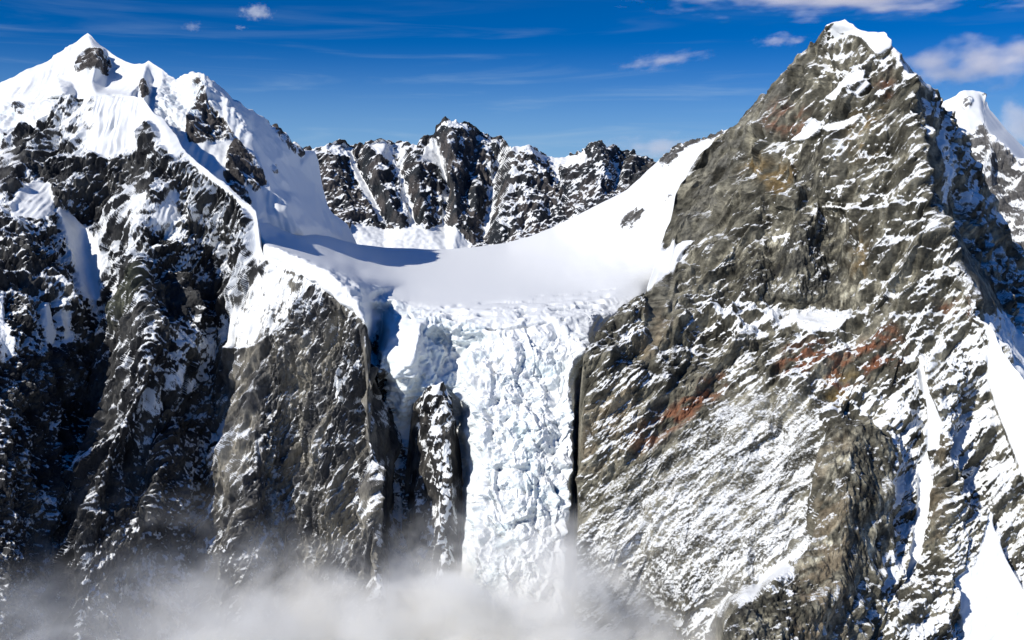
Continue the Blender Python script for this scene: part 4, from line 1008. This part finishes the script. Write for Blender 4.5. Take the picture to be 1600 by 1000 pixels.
# ------------------------------------------------------------------ snow capped peak beyond the pyramid
def build_far_peak():
    top = [(1400, 200), (1450, 175), (1472, 161), (1484, 155), (1494, 150), (1500, 145), (1507, 142), (1518, 142), (1529, 144), (1537, 150), (1540, 157), (1538, 163), (1546, 172), (1551, 177), (1560, 189), (1570, 202), (1580, 212), (1588, 220), (1600, 231), (1650, 280), (1700, 320), (1850, 420)]
    lines = [[(1400, 200, 3900), (1472, 161, 3850), (1507, 142, 3800), (1529, 144, 3800), (1538, 163, 3790), (1570, 202, 3780), (1600, 231, 3760), (1700, 320, 3700), (1850, 420, 3600)],
             [(1529, 144, 3800), (1534, 180, 3700), (1545, 205, 3640), (1575, 235, 3590), (1600, 262, 3560), (1700, 350, 3480)],
             [(1480, 190, 3760), (1500, 240, 3650), (1540, 300, 3560)], [(1505, 170, 3720), (1515, 210, 3640), (1530, 250, 3580)], [(1400, 500, 3500), (1500, 420, 3450), (1600, 420, 3350), (1700, 520, 3250), (1850, 600, 3200)], [(1400, 620, 3400), (1850, 620, 3150)]]
    f = Face(1402, 1838, top, 600, lines, step=1.6, soft=2.0, back=(700, 45), foot=False)
    cov = np.full((RH, RW), 0.38)
    cap = [(1465, 160), (1494, 146), (1507, 138), (1530, 140), (1545, 160), (1600, 225), (1700, 310), (1838, 410), (1838, 450), (1700, 352), (1604, 262), (1594, 254), (1572, 240), (1552, 225), (1540, 208), (1532, 190), (1520, 215), (1505, 205), (1490, 185), (1475, 175)]
    cov = paint(cov, [(cap, 1.0), ([(1508, 150), (1520, 156), (1512, 172), (1502, 166)], 0.6)], 3)
    P = f.flat; c = f.img(cov); rough = sstep(0.97, 0.6, c)
    vt = stretch(P, (-0.3, 0.2, 1), 0.45)
    f.displace((f.ridge(vt, 120.0, 5, 0.5, 611) - 0.6) * (3 + 30 * rough) + f.f(facets(vt / 22.0, 612)) * 10 * rough + f.f(facets(vt / 9.0, 613)) * 5 * rough)
    f.snow(c, f.f(fbm(stretch(P, (1, 0, 0.5), 0.5) / 16.0, 5, gain=0.7, seed=614)), slope=0.7)
    rock = mixcol((0.10, 0.098, 0.098), (0.17, 0.165, 0.16), sstep(-0.4, 0.5, f.f(fbm(P / 60.0, 4, seed=615))))
    o = f.build("mountain", rock, np.broadcast_to(np.array(WHITE), f.shape + (3,)), c > 0.9, parts=[("summit_snow_cap", poly_mask(cap).astype(float), None)])
    tag(o, "rounded snow capped peak half hidden behind the right rock pyramid", "mountain", "structure")
build_far_peak()

# ------------------------------------------------------------------ mist in the valley and clouds in the sky
def volume_material(name, build, step):
    m = bpy.data.materials.new(name); m.use_nodes = True
    nt = m.node_tree; nt.nodes.clear()
    out = nd(nt, "ShaderNodeOutputMaterial"); pv = nd(nt, "ShaderNodeVolumePrincipled")
    nt.links.new(pv.outputs[0], out.inputs["Volume"])
    nt.links.new(build(nt, pv), pv.inputs["Density"])
    m.cycles.volume_step_rate = step
    return m

def math_node(nt, op, a, b=None, clamp=False):
    n = nd(nt, "ShaderNodeMath", operation=op, use_clamp=clamp)
    for i, x in enumerate((a, b)):
        if x is None: continue
        if isinstance(x, (int, float)): n.inputs[i].default_value = x
        else: nt.links.new(x, n.inputs[i])
    return n.outputs[0]

def ramp(nt, x, a, b, lo=0.0, hi=1.0):
    n = nd(nt, "ShaderNodeMapRange", interpolation_type='SMOOTHSTEP')
    n.inputs[1].default_value = a; n.inputs[2].default_value = b; n.inputs[3].default_value = lo; n.inputs[4].default_value = hi
    nt.links.new(x, n.inputs[0]); return n.outputs[0]

def build_mist():
    lo = np.array([-1500.0, 1540.0, GROUND_Z - 30]); hi = np.array([530.0, 2650.0, 2130.0])
    bm = []
    me = bpy.data.meshes.new("mist")
    v = [(x, y, z) for x in (lo[0], hi[0]) for y in (lo[1], hi[1]) for z in (lo[2], hi[2])]
    me.from_pydata(v, [], [(0, 1, 3, 2), (4, 6, 7, 5), (0, 4, 5, 1), (2, 3, 7, 6), (0, 2, 6, 4), (1, 5, 7, 3)])
    def dens(nt, pv):
        pv.inputs["Color"].default_value = (1.0, 0.99, 0.955, 1)
        pv.inputs["Anisotropy"].default_value = -0.5
        tc = nd(nt, "ShaderNodeTexCoord"); sp = nd(nt, "ShaderNodeSeparateXYZ"); nt.links.new(tc.outputs["Object"], sp.inputs[0])
        mp = nd(nt, "ShaderNodeMapping"); mp.inputs["Scale"].default_value = (1 / 260.0, 1 / 260.0, 1 / 170.0); nt.links.new(tc.outputs["Object"], mp.inputs[0])
        no = nd(nt, "ShaderNodeTexNoise"); no.inputs["Scale"].default_value = 1.0; no.inputs["Detail"].default_value = 5; no.inputs["Roughness"].default_value = 0.6; no.inputs["Distortion"].default_value = 0.9
        nt.links.new(mp.outputs[0], no.inputs["Vector"])
        z = math_node(nt, 'ADD', math_node(nt, 'SUBTRACT', sp.outputs[2], ramp(nt, sp.outputs[0], -320.0, 30.0, 0.0, 35.0)), math_node(nt, 'MULTIPLY', math_node(nt, 'SUBTRACT', no.outputs[0], 0.5), -560.0))
        body = ramp(nt, z, 2060.0, 1790.0)
        fx = math_node(nt, 'MULTIPLY', ramp(nt, sp.outputs[0], 520.0, 380.0), ramp(nt, sp.outputs[0], -850.0, 0.0, 0.12, 1.0)); fy = ramp(nt, sp.outputs[1], 1560.0, 1760.0)
        d = math_node(nt, 'MULTIPLY', math_node(nt, 'MULTIPLY', body, body), math_node(nt, 'MULTIPLY', fx, fy))
        m2 = nd(nt, "ShaderNodeMapping"); m2.inputs["Scale"].default_value = (1 / 120.0, 1 / 150.0, 1 / 75.0); m2.inputs["Rotation"].default_value = (0, 0.5, 0); nt.links.new(tc.outputs["Object"], m2.inputs[0])
        n2 = nd(nt, "ShaderNodeTexNoise"); n2.inputs["Scale"].default_value = 1.0; n2.inputs["Detail"].default_value = 4; n2.inputs["Roughness"].default_value = 0.6; n2.inputs["Distortion"].default_value = 1.0
        nt.links.new(m2.outputs[0], n2.inputs["Vector"])
        d = math_node(nt, 'MULTIPLY', d, ramp(nt, n2.outputs[0], 0.32, 0.7, 0.15, 1.75))
        return math_node(nt, 'MULTIPLY', d, 0.026)
    me.materials.append(volume_material("mist", dens, 0.12))
    o = bpy.data.objects.new("mist", me); SC.collection.objects.link(o)
    tag(o, "pale mist drifting at the foot of the icefall and rock walls", "mist", "stuff")
build_mist()

def build_cloud(label, u, v, w, h, dist, density, soft, rough=0.5, tilt=0.0, tint=(1, 1, 1), freq=1.6):
    r = 2; me = bpy.data.meshes.new("cloud")
    n, k = 24, 12
    vs = [(math.sin(math.pi * j / k) * math.cos(2 * math.pi * i / n), math.sin(math.pi * j / k) * math.sin(2 * math.pi * i / n), math.cos(math.pi * j / k)) for j in range(1, k) for i in range(n)]
    fs = [(j * n + i, (j + 1) * n + i, (j + 1) * n + (i + 1) % n, j * n + (i + 1) % n) for j in range(k - 2) for i in range(n)]
    vs += [(0, 0, 1), (0, 0, -1)]; t, b = len(vs) - 2, len(vs) - 1
    fs += [(t, i, (i + 1) % n) for i in range(n)] + [(b, (k - 2) * n + (i + 1) % n, (k - 2) * n + i) for i in range(n)]
    me.from_pydata(vs, [], fs)
    px = dist / F_PX
    sx, sz = w * 0.5 * px, h * 0.5 * px; sy = sx * 0.6
    def dens(nt, pv):
        pv.inputs["Color"].default_value = (*tint, 1)
        pv.inputs["Anisotropy"].default_value = 0.0
        tc = nd(nt, "ShaderNodeTexCoord")
        ln = nd(nt, "ShaderNodeVectorMath", operation='LENGTH'); nt.links.new(tc.outputs["Object"], ln.inputs[0])
        mp = nd(nt, "ShaderNodeMapping"); asp = min(sx / sz, 4.0)
        mp.inputs["Scale"].default_value = (freq * asp ** 0.6, freq, freq); mp.inputs["Location"].default_value = (u * 0.37, v * 0.11, u * 0.05)
        nt.links.new(tc.outputs["Object"], mp.inputs[0])
        no = nd(nt, "ShaderNodeTexNoise"); no.inputs["Scale"].default_value = 1.0; no.inputs["Detail"].default_value = 5; no.inputs["Roughness"].default_value = rough + 0.1
        nt.links.new(mp.outputs[0], no.inputs["Vector"])
        x = math_node(nt, 'ADD', math_node(nt, 'SUBTRACT', 0.62, ln.outputs["Value"]), math_node(nt, 'MULTIPLY', math_node(nt, 'SUBTRACT', no.outputs[0], 0.5), 1.9))
        edge = ramp(nt, ln.outputs["Value"], 1.0, 0.8)
        return math_node(nt, 'MULTIPLY', math_node(nt, 'MULTIPLY', ramp(nt, x, 0.0, soft), edge), density / sz)
    me.materials.append(volume_material("cloud", dens, 0.35))
    o = bpy.data.objects.new("cloud", me); SC.collection.objects.link(o)
    o.location = at(u, v, dist); o.scale = (sx, sy, sz); o.rotation_euler = (0, math.radians(tilt), 0)
    tag(o, label, "cloud", "thing", "clouds in the blue sky")
build_cloud("small white puff of cloud high above the snow summit", 403, 20, 84, 44, 15000, 1.3, 0.6, 0.6)
build_cloud("tiny faint wisp left of the small white puff", 301, 42, 52, 26, 15000, 0.5, 0.8, 0.6)
build_cloud("tiny smudge of cloud just under the small white puff", 377, 43, 30, 14, 15000, 0.5, 0.8)
build_cloud("long pale cloud bank along the top edge above the rock pyramid", 1290, -14, 900, 66, 15000, 0.9, 0.7, 0.45, 0.8, (1, 0.97, 0.98), 2.4)
build_cloud("loose pinkish cloud midway between the range and the rock pyramid", 1035, 95, 240, 40, 15000, 0.36, 0.9, 0.6, -9, (1, 0.96, 0.97), 1.9)
build_cloud("faint lilac cloud touching the left side of the pyramid top", 1222, 62, 150, 34, 15000, 0.55, 0.8, 0.5, -3, (1, 0.95, 0.98))
build_cloud("broad grey lilac cloud lying right of the pyramid top", 1550, 95, 400, 112, 15000, 1.6, 0.6, 0.42, -5, (1, 0.97, 0.98), 1.3)
build_cloud("heaped grey cloud behind the rounded snow capped peak", 1606, 200, 190, 130, 15000, 1.6, 0.5, 0.5, 12, (1, 0.98, 0.98))
build_cloud("dull low cloud band behind the saddle left of the pyramid", 1020, 228, 330, 60, 22000, 0.5, 0.9, 0.45, -4, (1, 0.97, 0.97), 1.5)
